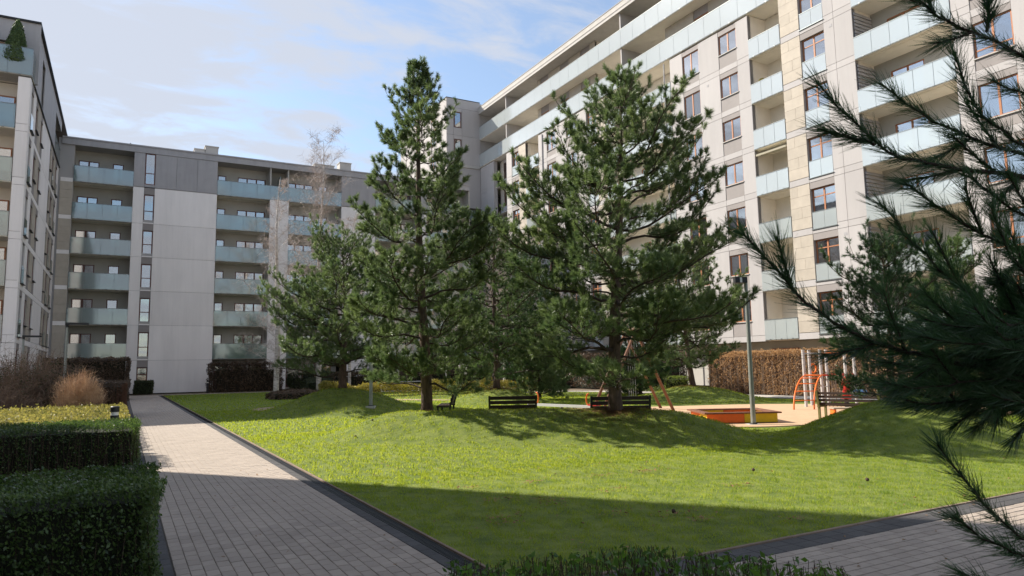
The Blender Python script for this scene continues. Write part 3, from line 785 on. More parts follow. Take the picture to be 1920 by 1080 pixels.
for k in range(6): cbox('floor_slab', M_SOFFIT, FB, -5.3, 33.4, -3.0, -.33, BZ[k] - .03, BZ[k], BBD)
rf = MB(); rf.box(-5.35, 33.6, -14, .06, BT, 22.2); rf.box(-5.35, 33.6, -14, .12, 22.203, 22.32)
rf.build('roof', M_GREY, BBD, FB.M(0, 0, 0))
for (a, c, h) in ((5.2, 6.1, .75), (6.15, 7.3, 1.15), (19.2, 20.4, 1.2), (16.6, 18.6, .7)):
    m_ = MB(); m_.box(a, c, 71.5, 72.6, 22.3, 22.3 + h); m_.box(a-.06, c+.06, 71.44, 72.66, 22.3 + h, 22.38 + h); m_.build('chimney', M_CONC, BBD)
m_ = MB(); m_.tube([(-.2, 72, 22.3), (-.2, 72, 23.0)], .06); m_.build('vent_pipe', M_METAL, BBD)
# ground floor of the back building behind the hedge
cbox('ground_floor_wall', M_ROOM, FB, -4.4, .17, -1.5, -1.3, 0, 2.9, BBD)
for (a, c) in ((7.15, 11.95), (13.75, 19.0)):
    cbox('ground_floor_wall', M_INNER, FB, a, c, -1.7, -1.5, 0, 2.9, BBD)
    for i in range(3): window(FB, a + .3 + i*1.55, a + 1.6 + i*1.55, .2, 2.5, BBD, M_DARKFRAME, 0, d=-1.48, curtain=.5)

# ------------------------------------------------ left building
FL = Fac('x', 49.0, -1); FS = Fac('y', -5.5, 1)
LBD = empty('apartment_building', (-14, 60, 0), 'tall apartment block at the left edge with a grey top storey and potted topiary', 'building', 'apartment blocks around the courtyard')
LZ = [2.0, 4.98, 8.1, 11.2-1.58+.0, 13.06, 16.25, 19.55]
LZ = [.55, 3.72, 6.88, 9.85-.1, 12.98, 16.22, 19.55]
bk = MB()
for k in range(1, 6):
    z0, z1 = LZ[k], LZ[k+1]
    balcony(FL, -14, -6.15, z0, LBD, glass=M_BALGLASS_SHADE, slab_mat=M_SOFFIT, slabdepth=1.8, h=1.5)
    panel(FL, -6.13, -5.5, z0 - .1, z0 + .35, LBD); panel(FL, -6.13, -5.5, z0 + .35, z1 - .1, LBD)
    cbox('loggia_back', M_INNERL, FL, -14, -5.7, -2.0, -1.85, z0, z1, LBD)
    for u in (-13, -10.5, -8.3): window(FL, u, u + 1.9, z0 + .3, z0 + 2.5, LBD, M_WOOD, 1, d=-1.8, curtain=.5)
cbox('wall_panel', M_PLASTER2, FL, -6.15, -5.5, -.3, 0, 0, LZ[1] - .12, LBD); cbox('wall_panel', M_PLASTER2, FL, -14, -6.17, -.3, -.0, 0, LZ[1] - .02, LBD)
cbox('wall_backing', M_PLASTER_B, FL, -6.1, -5.56, -1.8, -.061, 3.5, 19.4, LBD)
# side face: panels, beige strips, french windows that read as slits
sm = [('f', 49.8, 51.0), ('w', 51.0, 52.4), ('i', 52.4, 53.6), ('b', 53.6, 55.4), ('i', 55.4, 56.6), ('w', 56.6, 62.2), ('i', 62.2, 63.0), ('b', 63.0, 64.2), ('f', 64.2, 65.6), ('b', 65.6, 67.2), ('f', 67.2, 68.6), ('w', 68.6, 69.9)]
for k in range(0, 6):
    z0 = LZ[k]; z1 = LZ[k+1]
    panel(FS, 49.0, 49.8, z0 + .25, z1 - .1, LBD); panel(FS, 49.0, 69.9, z0 - .1, z0 + .25, LBD, d=.002)
    backing(bk, FS, 49.4, 69.9, z0 - .1, z0 + .25)
    backing(bk, FS, 49.4, 49.8, z0 + .25, z1 - .1)
    for (t, a, c) in sm:
        if t == 'w': panel(FS, a, c, z0 + .25, z1 - .1, LBD); backing(bk, FS, a, c, z0 + .25, z1 - .1)
        elif t == 'b': stones(FS, a + .01, c - .01, z0 + .27, z1 - .12, LBD, 4); backing(bk, FS, a, c, z0 + .25, z1 - .1)
        elif t == 'f':
            window(FS, a, c, z0 + .28, z0 + 2.7, LBD, M_DARKFRAME, 1, d=-.15, curtain=.2); panel(FS, a, c, z0 + 2.7, z1 - .1, LBD, M_TAUPE); backing(bk, FS, a, c, z0 + 2.72, z1 - .1, -.3, -.07)
            cbox('glass_panel', M_BALGLASS_SHADE, FS, a + .02, c - .02, .02, .035, z0 + .3, z0 + 1.35, LBD); cbox('window_sill', M_DARK, FS, a-.02, c + .02, -.1, .14, z0 + .25, z0 + .29, LBD)
        else:
            window(FS, a, c, z0 + 1.1, z0 + 2.7, LBD, M_DARKFRAME, 1, d=-.15, curtain=.2); panel(FS, a, c, z0 + 2.7, z1 - .1, LBD, M_TAUPE); panel(FS, a, c, z0 + .25, z0 + 1.08, LBD, M_TAUPE)
            backing(bk, FS, a, c, z0 + .25, z0 + 1.05); backing(bk, FS, a, c, z0 + 2.72, z1 - .1, -.3, -.07)
            cbox('window_sill', M_DARK, FS, a-.02, c + .02, -.1, .12, z0 + 1.06, z0 + 1.1, LBD)
# grey top storey
cbox('wall_panel', M_GREY, FL, -30, -5.3, -1.6, -1.4, 22.1, 23.55, LBD)
cbox('wall_panel', M_GREY, FL, -6.3, -5.3, -1.6, -1.4, 19.6, 22.1, LBD)
cbox('loggia_back', M_INNERL, FL, -30, -6.3, -1.9, -1.7, 19.6, 22.1, LBD)
window(FL, -9.2, -6.8, 19.8, 22.0, LBD, M_WOOD, 2, d=-1.66)
gsm = [(50.4, 53.9), (55.6, 62.4), (62.4, 64.6)]
for (a, c) in gsm: panel(FS, a, c, 19.55, 23.5, LBD, M_GREY, d=.06)
panel(FS, 53.9, 55.6, 22.6, 23.5, LBD, M_GREY, d=.06); cbox('window_reveal', M_STONE, FS, 53.9, 55.6, -.5, -.3, 19.55, 22.6, LBD); window(FS, 54.2, 55.5, 19.7, 22.4, LBD, M_DARKFRAME, 0, d=-.25)
panel(FS, 64.6, 69.9, 22.6, 23.5, LBD, M_GREY, d=.06)
balcony(FS, 64.6, 69.9, 19.55, LBD, glass=M_BALGLASS_SHADE, slab_mat=M_CONC, slabdepth=1.6); cbox('loggia_back', M_INNER, FS, 64.6, 69.9, -1.8, -1.6, 19.8, 22.6, LBD)
backing(bk, FS, 50.5, 53.9, 19.5, 23.4); backing(bk, FS, 55.6, 64.6, 19.5, 23.4); backing(bk, FS, 53.9, 55.6, 22.7, 23.4); backing(bk, FS, 64.6, 69.9, 22.65, 23.4)
tag(bk.build('wall_backing', M_PLASTER_B, LBD, FS.M(0, 0, 0)), kind='stuff')
cbox('ledge', M_DARK, FS, 51, 69.9, 0, .1, 19.43, 19.5, LBD)
rf = MB(); rf.box(-30, -5.28, 50.3, 84, 23.5, 23.62); rf.build('roof', M_DARK, LBD)
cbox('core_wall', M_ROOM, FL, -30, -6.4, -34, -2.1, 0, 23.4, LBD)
# corner terrace
balcony(FL, -14, -5.46, 19.55, LBD, glass=M_BALGLASS_SHADE, slab_mat=M_CONC, slabdepth=1.4, h=1.72, ends=1.4)

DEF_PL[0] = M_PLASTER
# ------------------------------------------------ building beyond the left edge of the picture: it casts the near shadow
NBD = empty('apartment_building', (-14, 8, 0), 'white apartment block just beyond the left edge that shades the near path', 'building', 'apartment blocks around the courtyard')
m_ = MB(); m_.box(-24, -5.9, -26, 22.3, 0, 23.2); m_.build('core_wall', M_PLASTER_B, NBD)
m_ = MB(); m_.box(-24.1, -5.5, -26.1, 22.7, 23.2, 23.6); m_.build('roof', M_GREY, NBD)
FN = Fac('y', -5.5, 1); FN2 = Fac('x', 22.7, 1)
for k in range(7):
    z0 = k*3.3
    for u in np.arange(-26, 22, 4.8):
        u = float(u); e = min(u + 3.0, 22.7)
        panel(FN, u, e, z0, z0 + 3.3, NBD, th=.39)
        if e < 22.6:
            panel(FN, e, min(u + 4.8, 22.7), z0, z0 + 1.0, NBD, th=.39); panel(FN, e, min(u + 4.8, 22.7), z0 + 2.8, z0 + 3.3, NBD, M_TAUPE, th=.39)
            window(FN, e, min(u + 4.8, 22.7) - .02, z0 + 1.0, z0 + 2.8, NBD, M_WOOD, 1, d=-.3, curtain=.3)
    for u in (-24, -18, -12): panel(FN2, u, u + (6 if u < -12 else 6.1), z0, z0 + 3.3, NBD, th=.39)

# ================================================================== plants
M_NEEDLE = leafmat('pine_needles', (0.014, 0.052, 0.018), (0.24, 0.30, 0.12), transl=0.28, scale=0.9, rough=0.42, spec=0.5)
M_NEEDLE_D = leafmat('pine_needles_dark', (0.010, 0.038, 0.014), (0.075, 0.14, 0.045), transl=0.2, scale=0.9, rough=0.42, spec=0.5)
M_NEEDLE_B = leafmat('pine_needles_fresh', (0.016, 0.055, 0.016), (0.16, 0.22, 0.075), transl=0.25, scale=0.9, rough=0.45, spec=0.4)
M_BARK = mat('pine_bark', (0.05, 0.034, 0.025), 0.9, col2=(0.13, 0.085, 0.06), var=0.1, scale=5, bump=1.0, bscale=18, stretch=(2.5, 2.5, 0.8), detail=8)
M_BRANCH = mat('pine_branch_bark', (0.055, 0.038, 0.028), 0.9, var=0.3, scale=12)
M_BIRCH = mat('birch_bark', (0.20, 0.16, 0.14), 0.7, col2=(0.72, 0.66, 0.60), var=0.05, scale=3.0, stretch=(1, 1, 3.5), bump=0.3)
M_TWIG = mat('birch_twigs', (0.50, 0.42, 0.38), 0.8, var=0.2, scale=1)

def needles(P, D, L, n, nl, w, rng, spread=0.75, bend=False):
    """P shoot bases (S,3), D unit directions, L shoot lengths, n needles per shoot -> triangle array"""
    S = len(P)
    P = np.repeat(P, n, 0); D = np.repeat(D, n, 0); L = np.repeat(L, n)
    K = S * n
    t = rng.random(K) ** 0.8
    a = np.where(np.abs(D[:, 2:3]) < 0.9, np.array([[0, 0, 1.0]]), np.array([[1.0, 0, 0]]))
    U = np.cross(D, a); U /= np.linalg.norm(U, axis=1, keepdims=True); W = np.cross(D, U)
    ph = rng.random(K) * 2 * PI
    R = U * np.cos(ph)[:, None] + W * np.sin(ph)[:, None]
    ang = spread * (0.55 + 0.6 * rng.random(K)) * (1.25 - 0.75 * t)
    N = D * np.cos(ang)[:, None] + R * np.sin(ang)[:, None]
    N[:, 2] -= 0.06
    B = P + D * (L * t)[:, None]
    ln = nl * (0.7 + 0.45 * rng.random(K))
    T = np.cross(N, R); T /= np.maximum(np.linalg.norm(T, axis=1, keepdims=True), 1e-6)
    Q = np.cross(T, N)
    th = rng.random(K) * PI; T = T * np.cos(th)[:, None] + Q * np.sin(th)[:, None]
    if not bend:
        V = np.stack([B - T*w/2, B + T*w/2, B + N*ln[:, None]], 1)
        return V, rng.random(K)
    mid = B + N*(ln*.55)[:, None]; C = -R*0 + D * 0.18
    tip = B + (N + C)*ln[:, None]*.98
    V = np.stack([B - T*w/2, B + T*w/2, mid + T*w/2.4, mid - T*w/2.4, mid - T*w/2.4, mid + T*w/2.4, tip + T*w/9, tip - T*w/9], 1).reshape(-1, 4, 3)
    return V, np.repeat(rng.random(K), 2)

def pine(base, H, prof, seed, name='pine_tree', label='', nshoot=1500, npn=46, nl=0.12, w=0.011, trunk_r=0.16, lean=(0, 0), mt=None, whorl=0.46, low=1.0, slen=0.20, bare=0.22, droop=0.0, group='pines in the courtyard'):
    """prof: list of (height, crown radius)"""
    rng = np.random.default_rng(seed); mt = mt or M_NEEDLE
    base = (base[0], base[1], float(height(base[0], base[1])) + .01)
    root = empty(name, base, label, 'tree', group)
    bx, by, bz = base
    hs = np.array([p[0] for p in prof]); rs = np.array([p[1] for p in prof])
    def axis(z):
        t = z / H
        return np.array([bx + lean[0]*t + .09*math.sin(t*5+seed)*min(1, t*3), by + lean[1]*t + .09*math.cos(t*4+seed)*min(1, t*3), bz + z])
    zs = np.linspace(-0.12, H*0.985, 22)
    tb = MB(); tb.tube([axis(max(z, 0)) + np.array([0, 0, min(z, 0)]) for z in zs], [trunk_r * (1.25 if z < 0.1 else 1) * max(0.06, (1 - max(z, 0)/H)**0.85) for z in zs], 12)
    tb.build('trunk', M_BARK, root, smooth=True)
    limb = MB(); SP = []; SD = []; SL = []
    z = prof[0][0]
    up_v = np.array([0, 0, 1.0])
    def tuft(q, dv, L):
        SP.append(q); SD.append(dv/np.linalg.norm(dv)); SL.append(L)
    while z < H * 0.985:
        r0 = np.interp(z, hs, rs)
        nb = rng.integers(3, 5) + (rng.random() < .4); a0 = rng.random()*6.28
        for b in range(nb):
            a = a0 + b*2*PI/nb + rng.normal(0, .35)
            zz = z + rng.normal(0, .14); t = min(.98, max(0, zz/H))
            R = max(.12, r0 * rng.choice([rng.uniform(.55, .85), rng.uniform(.85, 1.18)]))
            up = -0.10 + 0.62*t**1.2 + rng.normal(0, .10) - droop
            ax = axis(zz); n = 7; pts = [ax]; ph = rng.random()*6.28
            for i in range(1, n+1):
                s = i/n; aa = a + .22*math.sin(s*4 + ph)*s
                zc = R*(up*s + 0.85*max(0, s-.45)**1.7*(0.55 + t)) + .05*R*math.sin(s*7 + ph)
                pts.append(ax + np.array([math.cos(aa)*R*s, math.sin(aa)*R*s, zc]))
            br = (0.010 + 0.015*R)*(1 - t*.35)
            limb.tube(pts, [max(.005, br*(1 - .8*i/n)) for i in range(n+1)], 5, cap=False)
            P_ = np.array(pts); ns = max(3, int(R / 0.20))
            for i in range(ns + 1):
                s = min(1, bare + (1 - bare) * (i + rng.uniform(-.3, .3)*(i < ns)) / ns); f = s*n; k = min(n-1, max(0, int(f))); p = P_[k] + (P_[k+1]-P_[k])*(f-k)
                d = P_[k+1] - P_[k]; d /= np.linalg.norm(d)
                side = np.array([-d[1], d[0], 0]); side /= max(1e-6, np.linalg.norm(side))
                if i == ns: lst = [(d + up_v*.3, .12)]
                else: lst = [(d*rng.uniform(.5, .9) + side*sg*rng.uniform(.5, 1.1) + up_v*rng.uniform(-.1, .45), (R*(1-s)*.55 + rng.uniform(.10, .42)*(1 - .65*t))) for sg in (-1, 1)]
                for dd, L in lst:
                    dd = dd/np.linalg.norm(dd); e = p + dd*L + up_v*(L*.18)
                    mid = (p+e)/2 - up_v*(.05*L)
                    limb.tube([p, mid, e], [.009, .006, .004], 3, cap=False)
                    m = max(1, int(L/0.20))
                    for j in range(m + 1):
                        tt = (j + .5)/(m + .5); q = p + (e-p)*tt
                        for _ in range(1 if j < m else (4 if t < .78 else 2)):
                            dv = dd*.75 + rng.normal(0, .40, 3) + up_v*.60
                            tuft(q, dv, slen*rng.uniform(.55, 1.15)*(1 - .35*t))
        z += whorl * rng.uniform(.7, 1.25) * (1 if z < H*.75 else .7)
    top = axis(H*.97); 
    for k in range(4): SP.append(top - np.array([0, 0, .12*k])); SD.append(np.array([0, 0, 1.0])); SL.append(.3)
    limb.build('branches', M_BRANCH, root)
    SP = np.array(SP); SD = np.array(SD); SL = np.array(SL)
    if len(SP) > nshoot:
        k = rng.permutation(len(SP))[:nshoot]; SP, SD, SL = SP[k], SD[k], SL[k]
    V, r = needles(SP, SD, SL, npn, nl, w, rng, spread=1.0)
    rr = np.repeat(rng.random(len(SP)), npn)*.6 + r*.4
    o = bpy.data.objects.new('crown', arrmesh('crown', V - np.array(base), 3, mt, rr))
    put(o, root, Matrix.Translation(base))
    return root, len(SP)

pine((10.5, 13.85, 0.55), 8.35, [(.95, 1.8), (1.5, 2.7), (2.4, 2.85), (3.6, 2.7), (4.6, 2.5), (5.7, 2.15), (6.4, 1.8), (7.1, 1.05), (7.7, .5), (8.3, .05)], 5,
     label='large pine on the front mound crest, trunk in front of the slatted bench', nshoot=7500, npn=50, nl=.125, w=.0125, trunk_r=.17, lean=(.2, -.4), bare=.3)
pine((7.55, 18.65, 0.40), 10.4, [(1.1, 1.7), (1.6, 2.3), (2.9, 2.4), (4.3, 2.15), (6.0, 1.7), (7.0, 1.4), (7.9, 1.1), (8.7, .75), (9.4, .4), (10.4, .05)], 9,
     label='tallest pine, slender pointed top, standing to the right of the grey lamp post', nshoot=6500, npn=48, nl=.125, w=.013, trunk_r=.17, lean=(-.3, 0), bare=.35)
pine((8.0, 29.0, .93), 5.9, [(.8, 2.4), (1.4, 3.0), (2.8, 2.9), (4.0, 2.4), (5.0, 1.7), (5.9, .7)], 12,
     label='broad round-crowned pine on the low mound behind the grey lamp post', nshoot=6500, npn=32, nl=.13, w=.016, trunk_r=.18, whorl=.36)
pine((16.4, 31.3, .62), 8.8, [(.8, 2.5), (2.0, 3.2), (3.6, 3.2), (5.4, 2.5), (7.0, 1.5), (8.8, .3)], 15,
     label='dense pine on the worn mound behind the left bench', nshoot=5500, npn=28, nl=.14, w=.019, trunk_r=.17, mt=M_NEEDLE_B)
pine((24.3, 25.8, .62), 6.9, [(1.0, 1.6), (1.9, 3.0), (3.4, 3.1), (4.8, 2.5), (6.0, 1.5), (6.9, .5)], 18,
     label='spreading pine with a leaning trunk on the far mound by the brown hedge', nshoot=5500, npn=28, nl=.14, w=.019, trunk_r=.15, lean=(-.6, .3), droop=.1)
pine((19.0, 31.5, .0), 3.6, [(.25, 1.5), (1.0, 1.7), (2.0, 1.5), (3.0, .8), (3.6, .3)], 21,
     label='low green pine with branches down to the grass between the two benches', nshoot=3500, npn=26, nl=.14, w=.019, trunk_r=.10, whorl=.3, bare=.1)
pine((26.5, 32.5, .0), 4.6, [(.2, 1.9), (1.2, 2.4), (2.6, 2.0), (3.8, 1.1), (4.6, .3)], 22,
     label='dark bushy pine behind the wooden swing frame', nshoot=3500, npn=26, nl=.14, w=.02, trunk_r=.12, whorl=.32, bare=.1, mt=M_NEEDLE_D)
pine((21.5, 36.5, .0), 9.0, [(1.0, 1.9), (2.5, 2.5), (4.5, 2.4), (6.5, 1.7), (8.0, .9), (9.0, .3)], 23,
     label='far pine half hidden between the two large pines', nshoot=4000, npn=24, nl=.15, w=.022, trunk_r=.15, mt=M_NEEDLE_D)
pine((15.9, 10.25, .45), 3.9, [(.45, 1.0), (1.0, 1.35), (1.8, 1.45), (2.6, 1.2), (3.3, .8), (3.9, .3)], 25,
     label='small dark pine behind the right bench with low forked limbs', nshoot=3000, npn=32, nl=.10, w=.010, trunk_r=.10, whorl=.26, bare=.15, mt=M_NEEDLE_D, slen=.2)
pine((18.6, 10.2, .0), 4.6, [(.8, .8), (1.8, 1.15), (3.0, 1.0), (3.9, .6), (4.6, .25)], 26,
     label='small bright green pine between the play frame and the foreground branches', nshoot=2800, npn=30, nl=.11, w=.012, trunk_r=.09, whorl=.3, bare=.15, mt=M_NEEDLE_B, slen=.22)

# ------------------------------------------------ foreground pine with long branches reaching in from the right
M_NEEDLE_F = leafmat('pine_needles_near', (0.012, 0.045, 0.016), (0.065, 0.13, 0.045), transl=0.3, scale=2.0, rough=0.4, spec=0.5)
FGT = at(2250, 640, 3.3); FGB = np.array([FGT[0], FGT[1], 0.0])
fg = empty('pine_tree', tuple(FGB), 'dark out-of-focus pine reaching in from the right edge close to the camera', 'tree')
t_ = MB(); t_.tube([FGB + np.array([.02*math.sin(z*2), .02*math.cos(z), z]) for z in np.linspace(-.1, 4.6, 12)], [.12*(1 - .17*i/2.4) if i < 12 else .02 for i in np.linspace(0, 11, 12)], 10)
t_.build('trunk', M_BARK, fg, smooth=True)
fb = MB(); SP = []; SD = []; SL = []
rf_ = np.random.default_rng(77)
def fgbranch(pts, r0=.016, cover=.75, tail=True, join=True):
    """pts from the tip inward: (px, py, depth)"""
    W = [at(*p) for p in pts]
    if join:
        j = FGB.copy(); j[2] = W[-1][2] - .15; W.append(j)
    # resample
    W = np.array(W); seg = np.linalg.norm(np.diff(W, axis=0), axis=1); cum = np.concatenate([[0], np.cumsum(seg)])
    n = max(6, int(cum[-1]/.06)); ss = np.linspace(0, cum[-1], n)
    Q = np.stack([np.interp(ss, cum, W[:, k]) for k in range(3)], 1)
    for _ in range(3): Q[1:-1] = (Q[:-2] + 2*Q[1:-1] + Q[2:])/4
    Q[1:-1] += rf_.normal(0, .004, (n-2, 3))
    fb.tube(list(Q), [.0035 + (r0-.0035)*min(1, s/cum[-1]*1.1) for s in ss], 6, cap=False)
    lim = cum[-1]*cover
    for i in range(n-1):
        if ss[i] > lim: break
        d = Q[i] - Q[i+1]; L = np.linalg.norm(d); d = d/L
        SP.append(Q[i+1]); SD.append(d); SL.append(L)
    return Q
def fgside(Q, f, L, ang, upv=0.3):
    i = int(f*(len(Q)-1)); p = Q[i]; d = Q[max(0, i-1)] - Q[i]; d /= np.linalg.norm(d)
    right = RB @ np.array([1, 0, 0]); upc = RB @ np.array([0, -1, 0]); fw = RB @ np.array([0, 0, 1])
    dd = d*math.cos(ang) + (upc*upv + fw*rf_.uniform(-.5, .5))*abs(math.sin(ang)) + right*rf_.uniform(-.1, .1)
    dd /= np.linalg.norm(dd)
    n = max(3, int(L/.06)); pts = [p + dd*L*k/n + np.array([0, 0, .12*L*(k/n)**2]) for k in range(n+1)]
    fb.tube(pts, [.006 - .003*k/n for k in range(n+1)], 5, cap=False)
    for k in range(n-1, -1, -1):
        v = pts[k+1] - pts[k]; l = np.linalg.norm(v); SP.append(pts[k]); SD.append(v/l); SL.append(l)
BR = []
def fgb(pts, sides=(), **k):
    Q = fgbranch(pts, **k); BR.append(Q)
    for s in sides: fgside(Q, *s)
fgb([(1640, -60, 2.6), (1700, -10, 2.6), (1760, 30, 2.65), (1830, 60, 2.7), (1930, 110, 2.8), (2050, 200, 3.0)], [(.15, .16, .7, .9), (.25, .22, .7, -.8)], r0=.013, cover=.6)
fgb([(1532, 155, 2.5), (1570, 195, 2.5), (1605, 235, 2.5), (1640, 272, 2.5), (1700, 300, 2.55), (1800, 318, 2.6), (1930, 330, 2.7), (2080, 420, 2.9)], [(.28, .2, .6, -.7), (.36, .2, .7, .9), (.4, .25, .7, -1)], r0=.016, cover=.62)
fgb([(1543, 243, 2.52), (1575, 258, 2.52), (1612, 254, 2.51), (1640, 272, 2.5)], join=False, r0=.007, cover=.85)
fgb([(1650, 155, 2.7), (1685, 185, 2.7), (1730, 215, 2.7), (1790, 248, 2.7), (1860, 272, 2.75), (1940, 300, 2.8), (2090, 400, 2.95)], [(.22, .2, .8, -.9), (.3, .2, .7, .9)], r0=.014, cover=.6)
fgb([(1792, 105, 2.6), (1805, 150, 2.6), (1822, 200, 2.6), (1860, 240, 2.6), (1940, 285, 2.7), (2080, 380, 2.9)], [(.3, .18, .8, .9)], r0=.012, cover=.6)
fgb([(1860, 150, 2.8), (1890, 165, 2.8), (1930, 180, 2.8), (2060, 300, 3.0)], r0=.010, cover=.6)
fgb([(1852, -10, 2.7), (1856, 20, 2.7), (1850, 60, 2.7)], join=False, r0=.006, cover=.9)
fgb([(1394, 438, 2.3), (1420, 470, 2.3), (1455, 505, 2.3), (1500, 562, 2.3), (1545, 598, 2.32), (1600, 628, 2.35), (1680, 655, 2.4), (1780, 680, 2.5), (1930, 700, 2.6), (2120, 720, 2.9)], [(.1, .16, .6, .9), (.22, .2, .7, -.8), (.27, .22, .8, 1), (.33, .25, .7, -1), (.42, .25, .6, 1)], r0=.018, cover=.85)
fgb([(1650, 382, 2.5), (1685, 425, 2.5), (1725, 475, 2.5), (1765, 515, 2.5), (1830, 560, 2.55), (1930, 605, 2.65), (2100, 680, 2.9)], [(.2, .2, .7, 1), (.25, .2, .7, -1), (.35, .25, .7, 1)], r0=.015, cover=.7)
fgb([(1700, 345, 2.55), (1740, 375, 2.55), (1800, 420, 2.55), (1860, 450, 2.6), (1940, 480, 2.7), (2100, 600, 2.9)], [(.2, .2, .7, 1), (.3, .22, .7, -1)], r0=.014, cover=.65)
fgb([(1820, 330, 2.5), (1850, 360, 2.5), (1890, 385, 2.55), (1960, 420, 2.65), (2100, 520, 2.9)], [(.2, .2, .7, 1)], r0=.012, cover=.7)
fgb([(1860, 390, 2.4), (1880, 450, 2.4), (1900, 500, 2.45), (1960, 560, 2.6), (2110, 640, 2.9)], [(.2, .2, .7, .8)], r0=.012, cover=.7)
# dense lower mass
for i in range(22):
    x0 = rf_.uniform(1630, 1880); y0 = rf_.uniform(590, 765) - (0 if x0 > 1680 else 0); y0 = max(y0, 575 + max(0, 1700 - x0)*.35)
    dp = rf_.uniform(2.2, 3.0)
    L = rf_.uniform(150, 260)
    fgb([(x0, y0, dp), (x0 + L*.33, y0 + L*.05 + 8, dp), (x0 + L*.7, y0 + L*.04, dp+.05), (x0 + L*1.15, y0 - 10, dp+.1), (2120, 690, 2.95)], [(.15, .18, .7, 1), (.25, .2, .7, -1.0), (.33, .2, .7, 1)], r0=.010, cover=.75)
for i in range(8):
    x0 = rf_.uniform(1800, 1900); y0 = rf_.uniform(520, 760); dp = rf_.uniform(2.3, 3.1)
    fgb([(x0, y0, dp), (x0+70, y0+25, dp), (2120, 690, 2.95)], [(.2, .2, .7, 1), (.3, .2, .7, -1.0)], r0=.010, cover=.8)
# low sprig at the bottom right
fgb([(1758, 832, 2.2), (1785, 868, 2.2), (1812, 905, 2.2), (1845, 945, 2.2), (1885, 985, 2.22), (1935, 1020, 2.25), (2120, 1080, 2.6)], [(.3, .15, .7, 1)], r0=.010, cover=.7)
fgb([(1788, 968, 2.15), (1820, 995, 2.15), (1860, 1022, 2.15), (1930, 1050, 2.2), (2120, 1090, 2.6)], [(.25, .13, .7, -1), (.3, .13, .7, 1)], r0=.008, cover=.7)
fgb([(1800, 1075, 2.1), (1850, 1100, 2.1), (1930, 1130, 2.2), (2120, 1100, 2.6)], [(.3, .13, .7, 1)], r0=.008, cover=.8)
fb.build('branches', M_BRANCH, fg, smooth=True)
SP = np.array(SP); SD = np.array(SD); SL = np.array(SL)
V, r = needles(SP, SD, SL, 56, .086, .0024, rf_, spread=.72, bend=True)
o = bpy.data.objects.new('crown', arrmesh('crown', V - FGB, 4, M_NEEDLE_F, r)); put(o, fg, Matrix.Translation(tuple(FGB)))

# ------------------------------------------------ birches
def birch(base, H, seed, label, r=.09, ntw=1.0, spread=.21, low=.15):
    rng = np.random.default_rng(seed)
    root = empty('birch_tree', base, label, 'tree', 'bare birches in front of the back building')
    bx, by, bz = base; axis = lambda z: np.array([bx + .25*math.sin(z*.35+seed)*z/H, by + .2*math.cos(z*.3+seed)*z/H, bz + z])
    tb = MB(); zs = np.linspace(-.1, H*.97, 24)
    tb.tube([axis(z) for z in zs], [max(.012, r*(1-max(z, 0)/H)**.8) for z in zs], 8); tb.build('trunk', M_BIRCH, root, smooth=True)
    lb = MB(); tw = []
    nb = int(34*ntw)
    for i in range(nb):
        z = H*(low + (1-low-.05)*(i+rng.random())/nb); t = z/H; a = rng.random()*6.28
        L = H*spread*(1.25 - t)*rng.uniform(.6, 1.2)
        p = axis(z); pts = [p]; n = 6
        for k in range(1, n+1):
            s = k/n; pts.append(p + np.array([math.cos(a)*L*s*.75, math.sin(a)*L*s*.75, L*(1.15*s - .25*s*s)*(.35 if t < .3 else 1)]) + rng.normal(0, .03, 3))
        lb.tube(pts, [max(.006, .028*(1-t*.6)*(1-.8*k/n)) for k in range(n+1)], 4, cap=False)
        for k in range(int(22*ntw)):
            s = .25 + .75*rng.random(); f = s*n; j = min(n-1, int(f)); q = pts[j] + (pts[j+1]-pts[j])*(f-j)
            aa = rng.random()*6.28; l = rng.uniform(.4, 1.2)*min(1.5, L*.5)
            q2 = q + np.array([math.cos(aa)*l*.5, math.sin(aa)*l*.5, l*.35]); q3 = q2 + np.array([math.cos(aa)*l*.3, math.sin(aa)*l*.3, -l*.25])
            tw.append((q, q2)); tw.append((q2, q3))
            for _ in range(4):
                u = rng.random(); b_ = q + (q2-q)*u; dv = rng.normal(0, .25, 3); dv[2] += .05; tw.append((b_, b_ + dv*l*1.3))
    lb.build('branches', M_BIRCH, root)
    A = np.array([x[0] for x in tw]); B = np.array([x[1] for x in tw]); d = B - A
    s = np.cross(d, RNG.normal(0, 1, d.shape)); s /= np.linalg.norm(s, axis=1, keepdims=True); w = .0075
    V = np.stack([A - s*w, A + s*w, B + s*w*.3, B - s*w*.3], 1) - np.array(base)
    put(bpy.data.objects.new('twigs', arrmesh('twigs', V, 4, M_TWIG)), root, Matrix.Translation(base))
birch((*at(517, 748, 48)[:2], 0), 15.8, 1, 'slender bare birch growing from the low dark shrub bed, left of the pines', r=.20, low=.06)
birch((*at(597, 742, 52)[:2], 0), 20.0, 2, 'tallest bare birch whose pale top stands against the sky', r=.20, low=.25, ntw=1.25, spread=.25)
birch((*at(655, 742, 53)[:2], 0), 14.0, 3, 'bare birch with a pinkish crown behind the tallest pine', r=.13, low=.3)
birch((*at(747, 742, 53)[:2], 0), 12.5, 4, 'bare birch whose white trunk shows just left of the tallest pine trunk', r=.11, low=.3)
birch((24.5, 46.5, 0), 12.5, 5, 'first of the twin white birch trunks behind the yellow shrubs', r=.11, low=.3)
birch((25.2, 46.8, 0), 12.0, 6, 'second of the twin white birch trunks behind the yellow shrubs', r=.11, low=.3)
